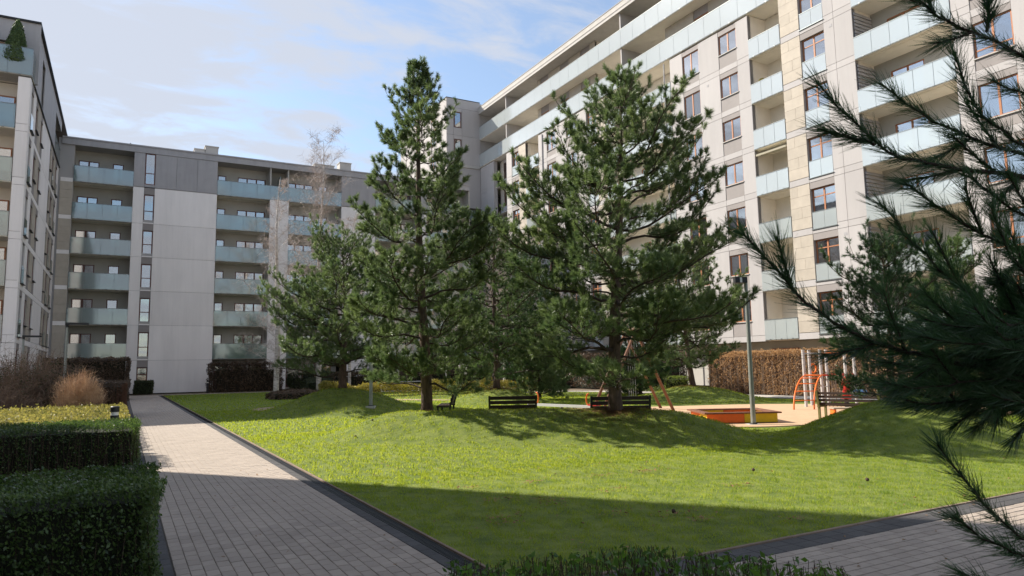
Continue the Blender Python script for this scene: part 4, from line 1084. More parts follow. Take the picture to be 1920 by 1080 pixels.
for i, (x, y, lb_) in enumerate([(28.3, 48.5, 'thin bare birch behind the dense pine on the worn mound'), (31.2, 49, 'thin pale birch right of the dense pine, above the left bench'), (33.5, 50, 'thin pale birch farthest right in the row behind the yellow shrubs'), (21.8, 50, 'thin dark birch between the tallest pine and the twin trunks')]):
    birch((x, y, 0), 9.5, 10+i, lb_, r=.075, low=.35, ntw=.7)

# ------------------------------------------------ hedges and shrubs
def leafcloud(x0, x1, y0, y1, z0, z1, n, size, rng, shell=.12, round_=0.0, jit=.03, up=.35, aspect=.55):
    """leaf quads spread over the skin of a box-like body, uneven outline"""
    X = []; 
    ax, ay, az = x1-x0, y1-y0, z1-z0
    areas = np.array([ax*ay, ax*az, ax*az, ay*az, ay*az]); f = rng.choice(5, n, p=areas/areas.sum())
    u, v = rng.random(n), rng.random(n); dep = np.abs(rng.normal(0, shell*.55, n))
    p = np.zeros((n, 3)); 
    for k in range(5):
        m = f == k; a, b, d = u[m], v[m], dep[m]
        if k == 0: p[m] = np.stack([x0 + a*ax, y0 + b*ay, z1 - d + 0*a], -1)
        if k == 1: p[m] = np.stack([x0 + a*ax, y0 + d, z0 + b*az], -1)
        if k == 2: p[m] = np.stack([x0 + a*ax, y1 - d, z0 + b*az], -1)
        if k == 3: p[m] = np.stack([x0 + d, y0 + a*ay, z0 + b*az], -1)
        if k == 4: p[m] = np.stack([x1 - d, y0 + a*ay, z0 + b*az], -1)
    lump = jit * (np.sin(p[:, 0]*7.3 + p[:, 2]*5) + np.sin(p[:, 1]*6.1 + p[:, 2]*9 + 1) + np.sin(p[:, 0]*17 + p[:, 1]*13))
    c = np.array([(x0+x1)/2, (y0+y1)/2, z0 + az*.4]); q = p - c; q /= np.linalg.norm(q, axis=1, keepdims=True)
    p = p + q * lump[:, None] + rng.normal(0, jit*.5, (n, 3))
    sprig = rng.random(n) < .07
    p[:, 2] += np.where((f == 0) & sprig, rng.random(n)*jit*2.2, 0)
    if round_ > 0:
        r = np.hypot((p[:, 0]-c[0])/(ax/2), (p[:, 1]-c[1])/(ay/2)); p[:, 2] = z0 + (p[:, 2]-z0)*(1 - round_*np.clip(r, 0, 1.2)**2.5)
    return leafquads(p, q + np.array([0, 0, up]), size, rng, aspect)
def leafquads(p, nrm, size, rng, aspect=.55):
    n = len(p)
    N = nrm + rng.normal(0, .6, (n, 3)); N /= np.linalg.norm(N, axis=1, keepdims=True)
    A = np.cross(N, rng.normal(0, 1, (n, 3))); A /= np.linalg.norm(A, axis=1, keepdims=True); B = np.cross(N, A)
    s = (size*(.6 + .7*rng.random(n)))[:, None]
    return np.stack([p - A*s, p - B*s*aspect + N*s*.15, p + A*s, p + B*s*aspect + N*s*.15], 1)
M_HEDGE = leafmat('hedge_leaves', (0.016, 0.040, 0.012), (0.12, 0.18, 0.045), transl=.35, scale=1.5, rough=.35, spec=.5)
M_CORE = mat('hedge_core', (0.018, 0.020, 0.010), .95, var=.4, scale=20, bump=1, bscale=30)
M_STEM = mat('hedge_stems', (0.07, 0.045, 0.03), .9, var=.3, scale=8)
M_YEL = leafmat('yellow_leaves', (0.10, 0.115, 0.03), (0.40, 0.34, 0.11), transl=.35, scale=1.2)
M_YELD = leafmat('ochre_leaves', (0.10, 0.11, 0.02), (0.34, 0.27, 0.06), transl=.35, scale=.6)
M_BRN = leafmat('dry_hedge_leaves', (0.17, 0.10, 0.055), (0.48, 0.31, 0.17), transl=.3, scale=.7)
M_BRND = leafmat('dark_dry_leaves', (0.045, 0.03, 0.02), (0.13, 0.085, 0.05), transl=.2, scale=.7)
M_DKG = leafmat('dark_shrub_leaves', (0.018, 0.03, 0.010), (0.06, 0.07, 0.025), transl=.25, scale=.8)
def hedge(nm, x0, x1, y0, y1, h, n, size, mt, label, cat='hedge', shell=.12, jit=.03, core=.14, stems=0, group=None, round_=0, z0=0, parts=True, corem=None, stemm=None, xi=0):
    root = empty(nm, ((x0+x1)/2, (y0+y1)/2, z0), label, cat, group)
    rng = np.random.default_rng(int(abs(x0*31+y0*17+h*100))+3)
    c = np.array([(x0+x1)/2, (y0+y1)/2, z0])
    V = leafcloud(x0, x1, y0, y1, z0+.02, z0+h, n, size, rng, shell, round_, jit) - c
    put(bpy.data.objects.new('foliage', arrmesh('foliage', V, 4, mt, rng.random(n))), root, Matrix.Translation(tuple(c)))
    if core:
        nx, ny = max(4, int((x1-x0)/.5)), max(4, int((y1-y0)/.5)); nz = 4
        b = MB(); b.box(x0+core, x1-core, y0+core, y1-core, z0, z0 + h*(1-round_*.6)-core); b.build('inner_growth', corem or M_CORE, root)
    if stems:
        A = np.stack([rng.uniform(x0, x1, stems), rng.uniform(y0, y1, stems), np.full(stems, z0)], 1)
        e = rng.random(stems) < .75
        A[:, 1] = np.where(e, np.where(rng.random(stems) < .8, y0 + rng.uniform(0, shell, stems), y1), A[:, 1])
        if xi: A[:, 0] = np.where(rng.random(stems) < .6, (x0 if xi < 0 else x1) - xi*rng.uniform(0, shell, stems), A[:, 0])
        B = A + rng.normal(0, .05, (stems, 3)); B[:, 2] = z0 + h*rng.uniform(.6, .97, stems); B[:, 0] = B[:, 0].clip(x0, x1); B[:, 1] = B[:, 1].clip(y0, y1)
        s = rng.normal(0, 1, (stems, 3)); s[:, 2] = 0; s /= np.linalg.norm(s, axis=1, keepdims=True); w = .006
        V = np.stack([A - s*w, A + s*w, B + s*w*.5, B - s*w*.5], 1) - c
        tag(put(bpy.data.objects.new('stems', arrmesh('stems', V, 4, stemm or M_STEM)), root, Matrix.Translation(tuple(c))), kind='stuff')
    return root
hedge('hedge', -5.2, .28, 5.75, 7.25, .90, 95000, .016, M_HEDGE, 'clipped dark green hedge nearest the camera at the left edge', jit=.018, core=.12, stems=250, shell=.09, group='clipped hedges along the path')
hedge('hedge', -9, .33, 15.2, 17.4, .77, 60000, .022, M_HEDGE, 'clipped green hedge second from the camera, in front of the yellow shrubs', jit=.022, core=.14, stems=1200, group='clipped hedges along the path')
hedge('ground_cover', -9.5, .12, 18.5, 26.9, .70, 60000, .035, M_YEL, 'sunlit bed of yellow leaved shrubs beside the bollard light', 'shrub', jit=.05, core=.15, shell=.12)
def twigbush(nm, c, r, h, n, label, mt, cat='shrub', w=.006, lean=.5, group=None, leaves=None):
    rng = np.random.default_rng(int(abs(c[0]*13+c[1]*7))+n); root = empty(nm, c, label, cat, group)
    a = rng.random(n)*6.28; q = rng.random(n)**.5
    A = np.stack([np.cos(a)*q*r*.35, np.sin(a)*q*r*.35, np.zeros(n)], 1)
    hh = h*np.sqrt(np.maximum(.05, 1 - (q*.8)**2))*rng.uniform(.55, 1.08, n)
    B = np.stack([np.cos(a)*q*r*.8, np.sin(a)*q*r*.8, hh*.6], 1) + rng.normal(0, .04*r, (n, 3))
    C = np.stack([np.cos(a)*q*r*1.05, np.sin(a)*q*r*1.05, hh], 1) + rng.normal(0, .09*r, (n, 3))
    def rib(P, Q, w0, w1):
        s = rng.normal(0, 1, (len(P), 3)); s = np.cross(Q-P, s); s /= np.linalg.norm(s, axis=1, keepdims=True)
        return np.stack([P - s*w0, P + s*w0, Q + s*w1, Q - s*w1], 1)
    V = [rib(A, B, w, w*.8), rib(B, C, w*.8, w*.4)]
    for _ in range(4):
        t = rng.random((n, 1)); P = B + (C-B)*t; d = rng.normal(0, .13*r, (n, 3)); d[:, 2] = np.abs(d[:, 2])*.9; V.append(rib(P, P+d, w*.5, w*.3))
    put(bpy.data.objects.new('twigs', arrmesh('twigs', np.concatenate(V), 4, mt)), root, Matrix.Translation(c))
    if leaves:
        k = leaves[1]; i = rng.integers(0, n, k); t = rng.random((k, 1)); P = B[i] + (C[i]-B[i])*t + rng.normal(0, .05, (k, 3))
        put(bpy.data.objects.new('foliage', arrmesh('foliage', leafquads(P, np.zeros((k, 3)) + [0, 0, .5], leaves[2], rng), 4, leaves[0], rng.random(k))), root, Matrix.Translation(c))
M_STRAW = mat('straw_twigs', (0.46, 0.27, 0.15), .8, col2=(0.66, 0.46, 0.30), var=.1, scale=3)
M_BTWIG = mat('brown_twigs', (0.20, 0.135, 0.095), .85, var=.25, scale=3)
twigbush('shrub', (-1.25, 27.8, 0), .74, 1.80, 1700, 'round bush of orange straw-coloured twigs lit by the sun', M_STRAW, w=.006)
twigbush('shrub', (-3.0, 31.0, 0), 2.0, 2.5, 1500, 'large dark twiggy shrub with sparse green leaves behind the orange bush', M_BTWIG, w=.008, leaves=(M_DKG, 5000, .035))
twigbush('shrub', (-5.2, 29.0, 0), 1.7, 1.5, 1300, 'low brown twiggy shrub at the left edge beyond the yellow bed', M_BTWIG, w=.008)
twigbush('shrub', (-3.6, 28.6, 0), 1.3, 1.35, 1000, 'low reddish brown twiggy shrub left of the orange bush', M_BTWIG, w=.008)
hedge('hedge', -2.6, .18, 31.5, 35.0, 1.42, 16000, .035, M_BRND, 'low brown twiggy hedge block beside the path behind the orange bush', jit=.04, core=.2, stems=2500, stemm=mat('red_twigs', (.16, .08, .05), .85), xi=1)
hedge('hedge', -4.3, .35, 52.0, 55.5, 2.75, 16000, .06, M_BRND, 'tall dark clipped hedge in front of the left balconies', jit=.05, core=.25, stems=1200)
hedge('shrub', .9, 2.3, 67.3, 69.2, 1.1, 5000, .05, M_DKG, 'small dark clipped shrub at the end of the path under the wall', 'shrub', core=.15, jit=.04)
hedge('hedge', 6.6, 12.6, 65.5, 67.5, 2.5, 9000, .08, M_BRND, 'dark brown hedge before the ground floor windows left of the birch', core=.6, stems=500, jit=.08)
hedge('hedge', 13.4, 24.5, 65.5, 67.3, 1.5, 9000, .08, M_DKG, 'dark low hedge before the ground floor windows behind the birches', core=.4, jit=.08)
hedge('shrub', 8.0, 11.2, 44.2, 46.8, .55, 7000, .05, M_BRND, 'low dark red-brown shrub bed at the foot of the slender birch', 'shrub', jit=.05, round_=.3, core=.1)
hedge('shrub', 12.0, 14.6, 53, 55.2, 1.25, 6000, .06, M_DKG, 'dark green clipped shrub between the two tall birches', 'shrub', core=.2, jit=.05, round_=.2)
def band(pts, wdt, h, n, size, mt, label, jit=.05):
    """long curved bed of shrubs: several overlapping lumps in one thing"""
    pts = np.array(pts, float); rng = np.random.default_rng(n); c = np.array([*pts.mean(0), 0])
    root = empty('shrub_bed', tuple(c), label, 'shrubs')
    seg = np.linalg.norm(np.diff(pts, axis=0), axis=1); cum = np.concatenate([[0], np.cumsum(seg)]); s = rng.random(n)*cum[-1]
    P = np.stack([np.interp(s, cum, pts[:, 0]), np.interp(s, cum, pts[:, 1])], 1); o = rng.normal(0, .42, n).clip(-1, 1)
    top = h*(1 - o**4)*(.82 + .16*np.sin(s*1.7) + .08*np.sin(s*4.3)); zz = top*(1 - np.abs(rng.normal(0, .3, n))).clip(.05, 1)
    d = np.array([pts[-1][0]-pts[0][0], pts[-1][1]-pts[0][1]]); d /= np.linalg.norm(d); pe = np.array([-d[1], d[0]])
    p = np.stack([P[:, 0] + pe[0]*o*wdt/2, P[:, 1] + pe[1]*o*wdt/2, zz], 1) + rng.normal(0, jit, (n, 3)) - c
    put(bpy.data.objects.new('foliage', arrmesh('foliage', leafquads(p, np.zeros((n, 3)) + [0, 0, .6], size, rng), 4, mt, rng.random(n))), root, Matrix.Translation(tuple(c)))
band([(11.5, 47.5), (14.5, 44.8), (19, 43.6), (26.5, 43.8)], 3.0, 1.0, 26000, .05, M_YELD, 'long low bed of ochre yellow shrubs under the far birches')
hedge('hedge', 14, 27, 53, 54.5, 1.5, 8000, .08, M_BRND, 'dark low hedge behind the birch trunks', core=.3, jit=.07)
hedge('hedge', 30.4, 32.6, 8.0, 30.9, 2.35, 62000, .045, M_BRN, 'tall hedge of dry orange-brown leaves behind the play frame', jit=.06, core=.3, stems=5200, shell=.2, corem=mat('dry_core', (.09, .05, .03), .95, var=.4, scale=12), stemm=mat('dry_stems', (.36, .28, .22), .9), xi=-1)
hedge('hedge', 29.2, 31.5, 33.5, 37.5, .95, 9000, .045, leafmat('bright_hedge', (.07, .11, .02), (.20, .24, .05), .3), 'low clipped light green hedge left of the tall brown hedge', core=.2)
hedge('hedge', 31.5, 33.5, 36, 60, 2.6, 14000, .08, M_BRND, 'tall dark hedge along the base of the sunlit block behind the pines', core=.4, jit=.08, stems=800)
# leafy twigs at the bottom edge, close to the camera
rng = np.random.default_rng(5)
NB = np.array([2.15, 2.55, 0.0]); fr = empty('shrub', tuple(NB), 'low leafy green shrub along the bottom edge in front of the camera', 'shrub')
M_NLEAF = leafmat('near_shrub_leaves', (0.022, 0.065, 0.012), (0.13, 0.23, 0.04), transl=.4, scale=3, rough=.4)
tw = MB(); LP = []; LN = []
for i in range(520):
    px = rng.uniform(850, 1580); d = rng.uniform(2.3, 3.6)
    topy = 1040 + 30*rng.random() - 22*math.exp(-((px-1210)/170)**2) + (8 if px < 980 else 0) + (18 if px > 1450 and rng.random() < .6 else 0)
    e = at(px, topy + (3.6-d)*6, d); zt = e[2]
    b = e + np.array([rng.normal(0, .16), rng.normal(0, .16), 0]); b[2] = 0.0
    m = (b + e)/2 + rng.normal(0, .05, 3); tw.tube([b, m, e], [.004, .003, .0015], 4, cap=False)
    for k in range(16):
        t = 1 - .6*rng.random()**1.1; p = (m + (e-m)*(t*2-1)) if t > .5 else b + (m-b)*t*2; a = rng.random()*6.28
        LP.append(p + np.array([math.cos(a)*.02, math.sin(a)*.02, 0])); LN.append([math.cos(a)*.5, math.sin(a)*.5, .6])
tw.build('stems', M_STEM, fr)
LP = np.array(LP); LN = np.array(LN)
put(bpy.data.objects.new('foliage', arrmesh('foliage', leafquads(LP - NB, LN, .0175, rng, .5), 4, M_NLEAF, rng.random(len(LP)))), fr, Matrix.Translation(tuple(NB)))
e = at(845, 1052, 2.9); s2 = empty('shrub', (e[0], e[1], 0), 'single upright green shoot beside the drain at the bottom edge', 'shrub')
b_ = MB(); b_.tube([(e[0]+.03, e[1]-.05, 0), (e[0], e[1], e[2])], [.004, .002], 4); b_.tube([(e[0]+.02, e[1]-.05, .2), (e[0]+.03, e[1]+.01, e[2]-.02)], [.004, .002], 4); b_.build('stems', M_STEM, s2)
k = 130; t = rng.random(k); P = np.stack([e[0]+rng.normal(0, .012, k)+.02*(rng.random(k) < .4), e[1]+rng.normal(0, .012, k), e[2]-.16*t], 1) - np.array([e[0], e[1], 0])
put(bpy.data.objects.new('foliage', arrmesh('foliage', leafquads(P, np.zeros((k, 3)) + [0, 0, .6], .012, rng, .4), 4, M_NLEAF, rng.random(k))), s2, Matrix.Translation((e[0], e[1], 0)))
# topiary in pots on the corner terrace, plants on balconies
def topiary(x, y, z, h, r, label, seed=1):
    rng = np.random.default_rng(seed); root = empty('potted_topiary', (x, y, z), label, 'potted plant')
    b = MB(); b.tube([(0, 0, 0), (0, 0, .38)], [.17, .22], 12); b.build('pot', M_DARK, root, Matrix.Translation((x, y, z)))
    b = MB(); b.tube([(0, 0, .36), (0, 0, .7)], [.03, .03], 6); b.build('stem', M_STEM, root, Matrix.Translation((x, y, z)))
    n = 9000; a = rng.random(n)*6.28; t = rng.random(n); q = (1 - np.abs(rng.normal(0, .14, n))).clip(.1, 1)
    rad = r*(1-t)**.62*np.minimum(1, t*7+.45)*1.15*(1 + .10*np.sin(a*5+t*9))*q
    p = np.stack([np.cos(a)*rad, np.sin(a)*rad, .5 + t*h], 1) + rng.normal(0, .025, (n, 3)); N = np.stack([np.cos(a), np.sin(a), np.full(n, .3)], 1)
    put(bpy.data.objects.new('foliage', arrmesh('foliage', leafquads(p, N, .05, rng), 4, M_NEEDLE_B, rng.random(n))), root, Matrix.Translation((x, y, z)))
topiary(-6.35, 49.35, 19.8, 2.75, .62, 'dark green cone topiary on the corner terrace at top left')
topiary(-7.75, 49.4, 19.8, 2.2, .55, 'dark topiary cut off by the left edge of the picture on the top terrace', 2)
def rail_plant(F, u, d, z, r, label, mt, seed):
    rng = np.random.default_rng(seed); M_ = F.M(u, d, z); root = bpy.data.objects.new('potted_plant', None); put(root, None, M_); tag(root, label, 'potted plant')
    b = MB(); b.tube([(0, 0, 0), (0, 0, .25)], [.10, .14], 10); b.build('pot', mat('terracotta', (.35, .16, .09), .8), root, M_)
    n = 1500; v = rng.normal(0, 1, (n, 3)); v /= np.linalg.norm(v, axis=1, keepdims=True); p = v*r*rng.uniform(.6, 1.1, (n, 1)) + [0, 0, .25+r]
    put(bpy.data.objects.new('foliage', arrmesh('foliage', leafquads(p, v, .05, rng), 4, mt, rng.random(n))), root, M_)
rail_plant(FR, 25.3, -.5, ZK[1] + 1.05, .42, 'round yellow-green plant at the left end of the wide second-floor balcony', M_YELD, 3)
rail_plant(FR, 22.6, -.5, ZK[1] + .95, .33, 'small green plant on the wide second-floor balcony', M_NEEDLE_B, 4)

# ================================================================== lamps, benches, play equipment
M_GALV = mat('galvanised_steel', (0.27, 0.29, 0.27), .5, metal=.4, var=.12, scale=6)
M_BSLAT = mat('dark_stained_wood', (0.035, 0.018, 0.013), .6, var=.35, scale=9, stretch=(1, 8, 8), objvar=.15)
M_LOG = mat('varnished_log', (0.17, 0.075, 0.038), .55, var=.25, scale=4, stretch=(6, 6, .8))
M_ORANGE = mat('orange_paint', (0.75, 0.16, 0.02), .45, var=.06, scale=5)
M_YELLOWP = mat('yellow_paint', (0.92, 0.62, 0.02), .5, var=.06, scale=5)
M_OR2 = mat('red_orange_board', (0.90, 0.17, 0.02), .55, var=.08, scale=5)
M_RED = mat('red_paint', (0.55, 0.02, 0.02), .45)
M_BLUE = mat('blue_paint', (0.10, 0.22, 0.42), .5)
M_LGREY = mat('light_grey_paint', (0.50, 0.485, 0.48), .5, var=.05, scale=4)
M_OLIVE = mat('olive_metal', (0.16, 0.15, 0.05), .6)
M_WORNWOOD = mat('worn_wood', (0.34, 0.27, 0.20), .85, var=.2, scale=6, stretch=(1, 8, 8))
M_SANDF = mat('play_sand', (0.45, 0.34, 0.22), .95, var=.12, scale=8, bump=.6)
M_FROST = mat('lamp_glass', (0.75, 0.75, 0.72), .35)
def gz(x, y): return float(height(x, y))
def floodlamp(x, y, h, rz, label, two=True):
    z = gz(x, y); r = empty('street_lamp', (x, y, z), label, 'street lamp', 'lamp posts round the lawn', rz); M_ = WM[r]
    b = MB(); b.tube([(0, 0, -.05), (0, 0, h)], [.07, .05], 12); b.build('pole', M_GALV, r, M_, smooth=False)
    b = MB(); b.box(-.17, .17, -.17, .17, -.06, .03); b.build('foundation', M_CONC, r, M_)
    b = MB(); b.tube([(0, 0, .03), (0, 0, .06)], [.11, .10], 12); b.build('base_flange', M_DARK, r, M_)
    if two:
        b = MB(); b.box(-.32, .02, -.10, .10, h-.02, h+.14); b.build('lamp_head', M_DARK, r, M_)
        b = MB(); b.box(-.19, -.13, -.105, -.10, h-.01, h+.13); b.build('lamp_glass', M_FROST, r, M_)
    else:
        b = MB(); b.box(-.08, .85, -.13, .13, h, h+.10); b.box(-.06, .06, -.06, .06, h-.12, h); b.build('lamp_head', M_DARK, r, M_)
        b = MB(); b.box(.1, .8, -.10, .10, h-.012, h-.001); b.build('lamp_glass', M_FROST, r, M_)
floodlamp(15.29, 13.94, 3.97, -.5, 'slim grey lamp post standing in front of the sandbox')
floodlamp(8.41, 26.5, 4.0, -.5, 'grey lamp post on the lawn whose head is hidden in the pines')
floodlamp(-2.35, 38.6, 4.05, .1, 'lamp post with a flat dark head above the orange bush', two=False)
floodlamp(-5.0, 48.2, 3.9, .1, 'lamp post with a flat dark head at the left building corner', two=False)
# bollard light
r = empty('bollard_light', (-.12, 18.1, 0), 'short black bollard light with a white band between hedge and yellow bed', 'bollard')
b = MB(); b.tube([(-.12, 18.1, -.02), (-.12, 18.1, .80)], .088, 20); b.build('post', M_DARK, r)
b = MB(); b.tube([(-.12, 18.1, .80), (-.12, 18.1, .875)], .078, 20); b.build('lens', M_FROST, r)
b = MB(); b.tube([(-.12, 18.1, .875), (-.12, 18.1, .985), (-.12, 18.1, 1.0)], [.092, .092, .07], 20); b.build('cap', M_DARK, r)
for (x, y, lb) in ((6.35, 65.0, 'thin dark bollard by the white wall corner across the lawn'),):
    r = empty('bollard_light', (x, y, 0), lb, 'bollard'); b = MB(); b.tube([(x, y, 0), (x, y, .85)], .09, 12); b.build('post', M_DARK, r); b = MB(); b.tube([(x, y, .85), (x, y, .92)], .08, 12); b.build('lens', M_FROST, r); b = MB(); b.tube([(x, y, .92), (x, y, 1.05)], .09, 12); b.build('cap', M_DARK, r)
# pale slab between the two hedges
r = tag(MB().box(-1.0, -.35, 12.7, 13.6, -.03, .04).build('concrete_slab', M_CONC), 'pale concrete slab on the ground between the two clipped hedges', 'slab')

def bench(x, y, rz, label, L=1.66, legmat=None, nback=3, bare=True):
    z = gz(x, y); r = empty('park_bench', (x, y, z), label, 'bench', 'slatted benches round the playground', rz); M_ = WM[r]; lm = legmat or M_DARK
    for s in (-1, 1):
        b = MB(); xx = s*(L/2 - .03)
        b.box(xx-.03, xx+.03, -.24, -.18, -.03, .43); b.box(xx-.03, xx+.03, .17, .23, -.03, .43); b.box(xx-.03, xx+.03, -.27, .24, .40, .44)
        b.quad8([(xx-.03, -.25, .43), (xx+.03, -.25, .43), (xx+.03, -.19, .43), (xx-.03, -.19, .43), (xx-.03, -.36, .86), (xx+.03, -.36, .86), (xx+.03, -.30, .86), (xx-.03, -.30, .86)])
        b.build('leg', lm, r, M_)
    for i in range(4):
        b = MB(); y0 = -.17 + i*.105; b.bev(-L/2, L/2, y0, y0+.085, .442, .478, .006); b.build('seat_slat', M_BSLAT, r, M_)
    hh = .40/nback
    for i in range(nback):
        z0 = .47 + i*hh; yo = -.185 - .11*((z0+hh/2 - .43)/.43)
        b = MB(); b.box(-L/2, L/2, yo-.02, yo+.018, z0, z0+hh-.032); b.build('back_slat', M_BSLAT, r, M_)
    return r
def rot_for(p, q): return math.atan2(q[1]-p[1], q[0]-p[0])
def P2(px, py, d): return at(px, py, d)
a = P2(917, 760, 21.3); c = P2(1006, 760, 21.3); bench((a[0]+c[0])/2, (a[1]+c[1])/2, rot_for(a, c), 'dark slatted bench seen from behind, left of the large front pine', L=1.46)
a = P2(1105, 760, 19.9); c = P2(1217, 760, 19.9); bench((a[0]+c[0])/2, (a[1]+c[1])/2, rot_for(a, c), 'dark slatted bench seen from behind, crossed by the large pine trunk', L=1.70)
a = P2(1548, 760, 20.3); c = P2(1650, 760, 19.2); bench((a[0]+c[0])/2, (a[1]+c[1])/2, rot_for(a, c), 'brown slatted bench with an olive post, in front of the play frame', L=1.75, legmat=M_OLIVE, nback=4)
a = P2(836, 770, 24.2); bench(a[0], a[1], rot_for((0, 0), (RB[0][2], RB[1][2])) , 'bench with a pale back seen end-on beside the tallest pine', L=1.5)

# swing: two log A-frames, beam, chains and seats
r = empty('swing_set', (16.6, 21.2, 0), 'wooden log swing with two A-frames behind the large front pine', 'swing'); 
ap1 = np.array([*at(1192, 619, 24.3)[:2], 2.9]); ap2 = np.array([*at(1172, 630, 26.2)[:2], 2.9])
f1 = np.array([17.54, 19.62, 0]); g1 = 2*np.array([ap1[0], ap1[1], 0]) - f1
off = ap2 - ap1; f2 = f1 + off*[1, 1, 0]; g2 = g1 + off*[1, 1, 0]
for (ft, apx) in ((f1, ap1), (g1, ap1), (f2, ap2), (g2, ap2)):
    ex = apx + (apx - ft)/np.linalg.norm(apx-ft)*.12
    b = MB(); b.tube([ft - [0, 0, .05], ex], [.058, .05], 12); b.build('leg', M_LOG, r, smooth=True)
u = (ap2-ap1)/np.linalg.norm(ap2-ap1)
b = MB(); b.tube([ap1 - u*.25 + [0, 0, .04], ap2 + u*.25 + [0, 0, .04]], .07, 12); b.build('beam', M_LOG, r, smooth=True)
for k in (.3, .7):
    q = ap1 + (ap2-ap1)*k; b = MB()
    for s in (-.2, .2): b.tube([q + u*s, q + u*s - [0, 0, 2.32]], .006, 5)
    b.build('chain', M_METAL, r); b = MB(); pq = q - [0, 0, 2.35]; n_ = np.array([-u[1], u[0], 0])
    b.quad8([pq + u*sx*.23 + n_*sy*.09 + np.array([0, 0, zz]) for zz in (0, .035) for (sx, sy) in ((-1, -1), (1, -1), (1, 1), (-1, 1))]); b.build('seat', M_DARK, r)

# seesaw with orange hoops between the benches
a = P2(1006, 764, 23.2); c = P2(1104, 764, 21.4); a[2] = c[2] = .42; m = (a+c)/2
r = empty('seesaw', (m[0], m[1], 0), 'seesaw with a pale beam and orange hoop handles between the two dark benches', 'seesaw')
u = (c-a)/np.linalg.norm(c-a); n_ = np.array([-u[1], u[0], 0])
b = MB(); b.quad8([p + n_*s*.05 + np.array([0, 0, zz]) for zz in (0, .08) for (p, s) in ((a - u*.4, -1), (c + u*.4, -1), (c + u*.4, 1), (a - u*.4, 1))]); b.build('beam', M_LGREY, r)
b = MB(); b.tube([m*[1, 1, 0] - n_*.12, m - n_*.02], .035, 8); b.tube([m*[1, 1, 0] + n_*.12, m + n_*.02], .035, 8); b.build('pivot', M_GALV, r)
for p, s in ((a, 1), (c, -1)):
    pts = [p + np.array([0, 0, .08]) + u*s*(.10*math.sin(t)) - u*s*.0 + np.array([0, 0, .36*(1-math.cos(t))/2]) for t in np.linspace(0, PI, 9)]
    b = MB(); b.tube(pts, .022, 8); b.build('handle', M_ORANGE, r, smooth=True)
    pp = p - u*s*.25; b = MB(); b.quad8([pp + u*sx*.17 + n_*sy*.13 + np.array([0, 0, zz]) for zz in (.082, .13) for (sx, sy) in ((-1, -1), (1, -1), (1, 1), (-1, 1))]); b.build('seat', M_RED, r)

# sandbox: boards, rim, sand
u = np.array([.88, -.475]); v = np.array([.475, .88]); fl = np.array([14.47, 14.86]); Wd, Dp = 2.0, 1.75
r = empty('sandbox', (float(fl[0]), float(fl[1]), 0), 'wooden sandbox with orange and yellow boards and a brown rim', 'sandbox', rz=math.atan2(u[1], u[0])); M_ = WM[r]
b = MB(); b.box(.05, Wd-.05, .05, Dp-.05, 0, .16); b.build('sand', M_SANDF, r, M_)
H0 = .285
for (x0, x1, y0, y1, mt) in ((.0, Wd*.53, 0, .035, M_OR2), (Wd*.53, Wd, 0, .035, M_YELLOWP), (0, Wd*.5, Dp-.035, Dp, M_YELLOWP), (Wd*.5, Wd, Dp-.035, Dp, M_OR2),
                             (0, .035, .036, Dp*.42, M_YELLOWP), (0, .035, Dp*.42, Dp-.036, M_OR2), (Wd-.035, Wd, .036, Dp*.5, M_OR2), (Wd-.035, Wd, Dp*.5, Dp-.036, M_YELLOWP)):
    b = MB(); b.box(x0+.003, x1-.003, y0+.001, y1-.001, .04, H0); b.build('side_board', mt, r, M_)
b = MB(); b.box(0, Wd, .002, .033, 0, .04); b.box(0, .033, .04, Dp, 0, .04); b.build('base_board', M_BSLAT, r, M_)
M_RIM = mat('rim_board', (0.16, 0.065, 0.035), .7, var=.3, scale=6)
for (x0, x1, y0, y1) in ((-.09, Wd+.09, -.09, .13), (-.09, Wd+.09, Dp-.13, Dp+.09), (-.09, .13, .132, Dp-.132), (Wd-.13, Wd+.09, .132, Dp-.132)):
    b = MB(); b.bev(x0, x1, y0, y1, H0+.002, H0+.045, .008); b.build('rim_board', M_RIM, r, M_)
for (x, y) in ((.04, .04), (Wd-.10, .04), (.04, Dp-.1), (Wd-.1, Dp-.1)):
    b = MB(); b.box(x, x+.06, y, y+.06, 0, H0); b.build('corner_post', M_BSLAT, r, M_)

# climbing frame
r = empty('climbing_frame', (22.4, 17.4, 0), 'climbing frame with light grey posts and a curved orange ladder', 'play equipment')
def gp(px, py, z=0.0):
    ry = RB @ np.array([px-960, py-540, FPX]); t = (z - EYE)/ry[2]; return ry*t + np.array([0, 0, EYE])
tops = []
base_pts = [(1512, 764, 26.4), (1523, 762.5, 27.2), (1544, 764, 26.4), (1555, 762.5, 27.2)]
for (px, py, d) in base_pts:
    p = at(px, py, d); p[2] = 0; b = MB(); b.tube([p, p + [0, 0, 2.12]], .055, 12); b.tube([p + [0, 0, 2.12], p + [0, 0, 2.17]], .06, 12); b.build('post', M_LGREY, r, smooth=False); tops.append(p)
def bar(p, z1, q, z2, rad, mt, nm): 
    b = MB(); b.tube([p + np.array([0, 0, z1]), q + np.array([0, 0, z2])], rad, 8); b.build(nm, mt, r, smooth=True)
bar(tops[0], 2.02, tops[2], 2.02, .025, M_LGREY, 'crossbar'); bar(tops[1], 2.02, tops[3], 2.02, .025, M_LGREY, 'crossbar')
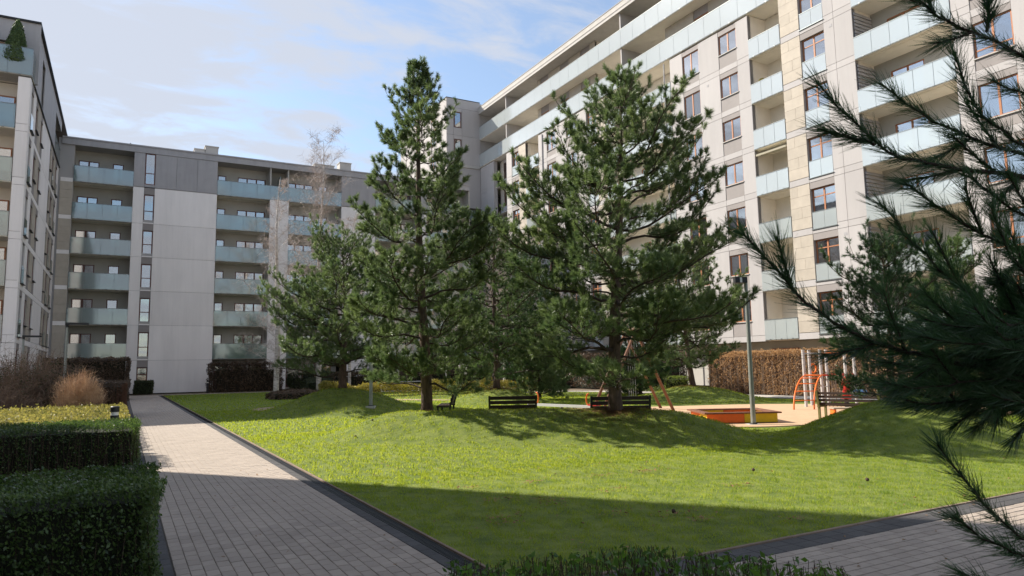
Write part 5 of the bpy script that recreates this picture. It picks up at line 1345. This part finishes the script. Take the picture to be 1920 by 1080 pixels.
bar(tops[2], 2.02, tops[3], 2.02, .03, M_ORANGE, 'crossbar'); bar(tops[0], 1.2, tops[2], 1.2, .03, M_ORANGE, 'crossbar'); bar(tops[0], 1.2, tops[1], 1.2, .03, M_ORANGE, 'crossbar'); bar(tops[2], 1.2, tops[3], 1.2, .03, M_ORANGE, 'crossbar'); bar(tops[2], .75, tops[3], .75, .02, M_LGREY, 'crossbar')
far = [at(1590, 764, 26.0), at(1607, 762, 27.2)]
for p in far:
    p[2] = 0; b = MB(); b.tube([p, p + [0, 0, 2.12]], .055, 12); b.build('post', M_LGREY, r)
bar(tops[2], 1.2, far[0], 1.2, .03, M_RED, 'crossbar'); bar(tops[3], 1.2, far[1], 1.2, .03, M_RED, 'crossbar'); bar(tops[2], 2.02, far[0], 2.02, .03, M_ORANGE, 'crossbar')
for k in range(6):
    q = tops[2] + (far[0]-tops[2])*(k+.7)/6.5; bar(q, .0, q, 1.2, .012, M_WORNWOOD, 'rope')
# curved ladder
lf = [at(1489, 771, 24.9), at(1527, 770, 24.9)]; tp = [tops[0] + np.array([.1, -.05, 0]), tops[2] + np.array([.05, -.05, 0])]
rails = []
for p, q in zip(lf, tp):
    p[2] = 0; pts = []
    for t in np.linspace(0, 1, 12):
        s = 1 - math.cos(t*PI/2); zz = 1.22*math.sin(t*PI/2)
        pts.append(np.array([p[0] + (q[0]-p[0])*s, p[1] + (q[1]-p[1])*s, zz]))
    rails.append(pts); b = MB(); b.tube(pts, .028, 8); b.build('ladder_rail', M_ORANGE, r, smooth=True)
for k in (2, 4, 6, 8, 10):
    b = MB(); b.tube([rails[0][k], rails[1][k]], .018, 8); b.build('ladder_rung', M_ORANGE, r, smooth=True)
# hoop panel on the frame
pts = [tops[1] + np.array([.2 + .17*math.cos(t), 0, 1.45 + .17*math.sin(t)]) for t in np.linspace(0, 2*PI, 17)]
b = MB(); b.tube(pts, .03, 6); b.build('steering_ring', M_ORANGE, r, smooth=True)
# red and blue spring toy
p = at(1588, 758, 24.0); p[2] = 0
r = empty('spring_rider', tuple(p), 'red play rider with a blue seat glimpsed behind the right bench', 'play equipment')
b = MB(); b.tube([p, p + [0, 0, .45]], .07, 10); b.build('spring', M_DARK, r)
b = MB(); b.tube([p + [0, 0, .42], p + [.03, 0, .75], p + [0, 0, 1.0], p + [-.02, 0, 1.18]], [.16, .11, .14, .05], 12); b.build('body', M_RED, r, smooth=True)
b = MB(); b.tube([p + [.25, -.15, .62], p + [.6, -.3, .60]], [.11, .13], 10); b.build('seat', M_BLUE, r, smooth=True)
# small table behind the right bench
a = at(1580, 781, 21.4); r = empty('play_table', (a[0], a[1], 0), 'low wooden play table behind the right bench', 'table', rz=-.5); M_ = WM[r]
b = MB(); b.bev(-.35, .35, -.2, .2, .26, .30, .006); b.build('tabletop', M_WORNWOOD, r, M_)
for sx in (-1, 1):
    b = MB(); b.box(sx*.28-.03, sx*.28+.03, -.15, .15, 0, .26); b.build('leg', M_ORANGE, r, M_)
# goal frames and rails across the lawn
def goal(x, y, rz, w, h, label):
    r = empty('goal_frame', (x, y, 0), label, 'goal', rz=rz); M_ = WM[r]
    for s in (-1, 1):
        b = MB(); b.tube([(s*w/2, 0, 0), (s*w/2, 0, h)], .04, 8); b.build('post', M_LGREY, r, M_)
    b = MB(); b.tube([(-w/2, 0, h), (w/2, 0, h)], .04, 8); b.build('crossbar', M_LGREY, r, M_)
    b = MB(); b.tube([(-w/2, 0, .06), (w/2, 0, .06)], .03, 8); b.build('ground_bar', M_LGREY, r, M_)
goal(13.6, 55.5, -.1, 2.1, .75, 'low pale goal frame left of the broad pine, behind the mound')
goal(19.0, 51.5, -.1, 3.6, .75, 'low pale goal frame behind the ochre shrubs right of the broad pine')
# twig and leaf litter piece at the kerb, two dark cones on the lawn
M_CONE = mat('pine_cone', (.06, .035, .025), .9)
for i, (px, py) in enumerate(((665, 829), (697, 821), (1412, 886), (1626, 905), (1262, 966))):
    p = gp(px, py); p[2] = gz(p[0], p[1]) + .03
    b = MB(); b.tube([p, p + [.02, .01, .012], p + [.05, .02, .01]], [.012, .028, .008], 7)
    o = b.build('pine_cone', M_CONE, smooth=True); tag(o, ['dark pine cone on the sunny lawn, leftmost of all', 'dark pine cone at the tip of the tree shadow on the lawn', 'dark pine cone on the lit lawn below the sandbox', 'dark pine cone on the lawn near the foreground sprig', 'dark pine cone in the shaded lawn near the kerb'][i], 'pine cone', 'pine cones on the lawn')

# needle litter and bare earth under the two large pines
M_LIT = mat('needle_litter', (0.20, 0.11, 0.055), .95, col2=(.32, .20, .10), var=.2, scale=9)
for (x0, y0, rr, n, lb) in ((10.5, 13.85, 1.5, 9000, 'brown fallen needles round the trunk of the right large pine'), (7.55, 18.65, .9, 3500, 'brown fallen needles round the foot of the left large pine'), (16.4, 31.3, 1.6, 2500, 'brown fallen needles round the dense pine on the worn mound'), (24.3, 25.8, 1.5, 2500, 'brown fallen needles under the leaning pine')):
    q = np.random.default_rng(n); a = q.random(n)*6.28; r_ = np.abs(q.normal(0, .5, n))*rr*(1 + .3*np.sin(a*3)); x = x0 + r_*np.cos(a); y = y0 + r_*np.sin(a); z = height(x, y) + q.uniform(.012, .045, n)
    s = .035 if y0 < 25 else .07; th = q.random(n)*6.28; cx_, sx_ = np.cos(th)*s, np.sin(th)*s; w = .12
    V = np.stack([np.stack([x-cx_, y-sx_, z], -1), np.stack([x+sx_*w, y-cx_*w, z+.004], -1), np.stack([x+cx_, y+sx_, z], -1), np.stack([x-sx_*w, y+cx_*w, z+.004], -1)], 1)
    tag(put(bpy.data.objects.new('needle_litter', arrmesh('needle_litter', V, 4, M_LIT))), lb, 'needles', kind='stuff')
# life on the balconies
def chair(F, u, d, z, col, label):
    M_ = F.M(u, d, z); r = bpy.data.objects.new('balcony_chair', None); put(r, None, M_); tag(r, label, 'chair')
    b = MB(); b.bev(-.22, .22, -.22, .22, .42, .46, .008); b.build('seat', col, r, M_)
    b = MB(); b.box(-.22, .22, -.24, -.21, .47, .98); b.build('backrest', col, r, M_)
    for sx in (-.19, .19):
        for sy in (-.19, .19):
            b = MB(); b.tube([(sx, sy, 0), (sx, sy, .43)], .015, 6); b.build('leg', M_DARK, r, M_)
M_WHITEP = mat('white_plastic', (.7, .7, .68), .4)
zf = ZK[2] + .23
chair(FR, 24.0, -1.1, ZK[3] + .23, M_WHITEP, 'white chair on the wide fourth balcony of the sunlit block')
chair(FR, 21.6, -1.0, ZK[2] + .23, M_BSLAT, 'dark chair on the wide third balcony of the sunlit block')
chair(FR, 32.6, -.9, ZK[4] + .23, M_BSLAT, 'dark chair in the narrow loggia near the stone strips')
chair(FB, -2.0, -.9, BZ[2] + .23, M_WHITEP, 'white chair on the third balcony of the back block, far left bay')
chair(FB, 9.6, -.9, BZ[3] + .23, M_BSLAT, 'dark chair on a balcony of the middle bay at the back')
rail_plant(FR, 33.8, -.4, ZK[5] + 1.0, .26, 'small orange-green plant in the narrow loggia high on the sunlit block', M_YELD, 9)
rail_plant(FR, 46.0, -.5, ZK[7] + 1.1, .36, 'dark green plant on the long terrace above the window columns', M_NEEDLE_B, 10)
rail_plant(FB, 16.0, -.5, BZ[4] + .8, .28, 'green plant on an upper balcony right of the pale pier', M_NEEDLE_B, 11)
rail_plant(FL, -7.2, -.5, LZ[3] + .9, .28, 'small dark plant on a balcony at the left edge of the picture', M_NEEDLE_B, 12)
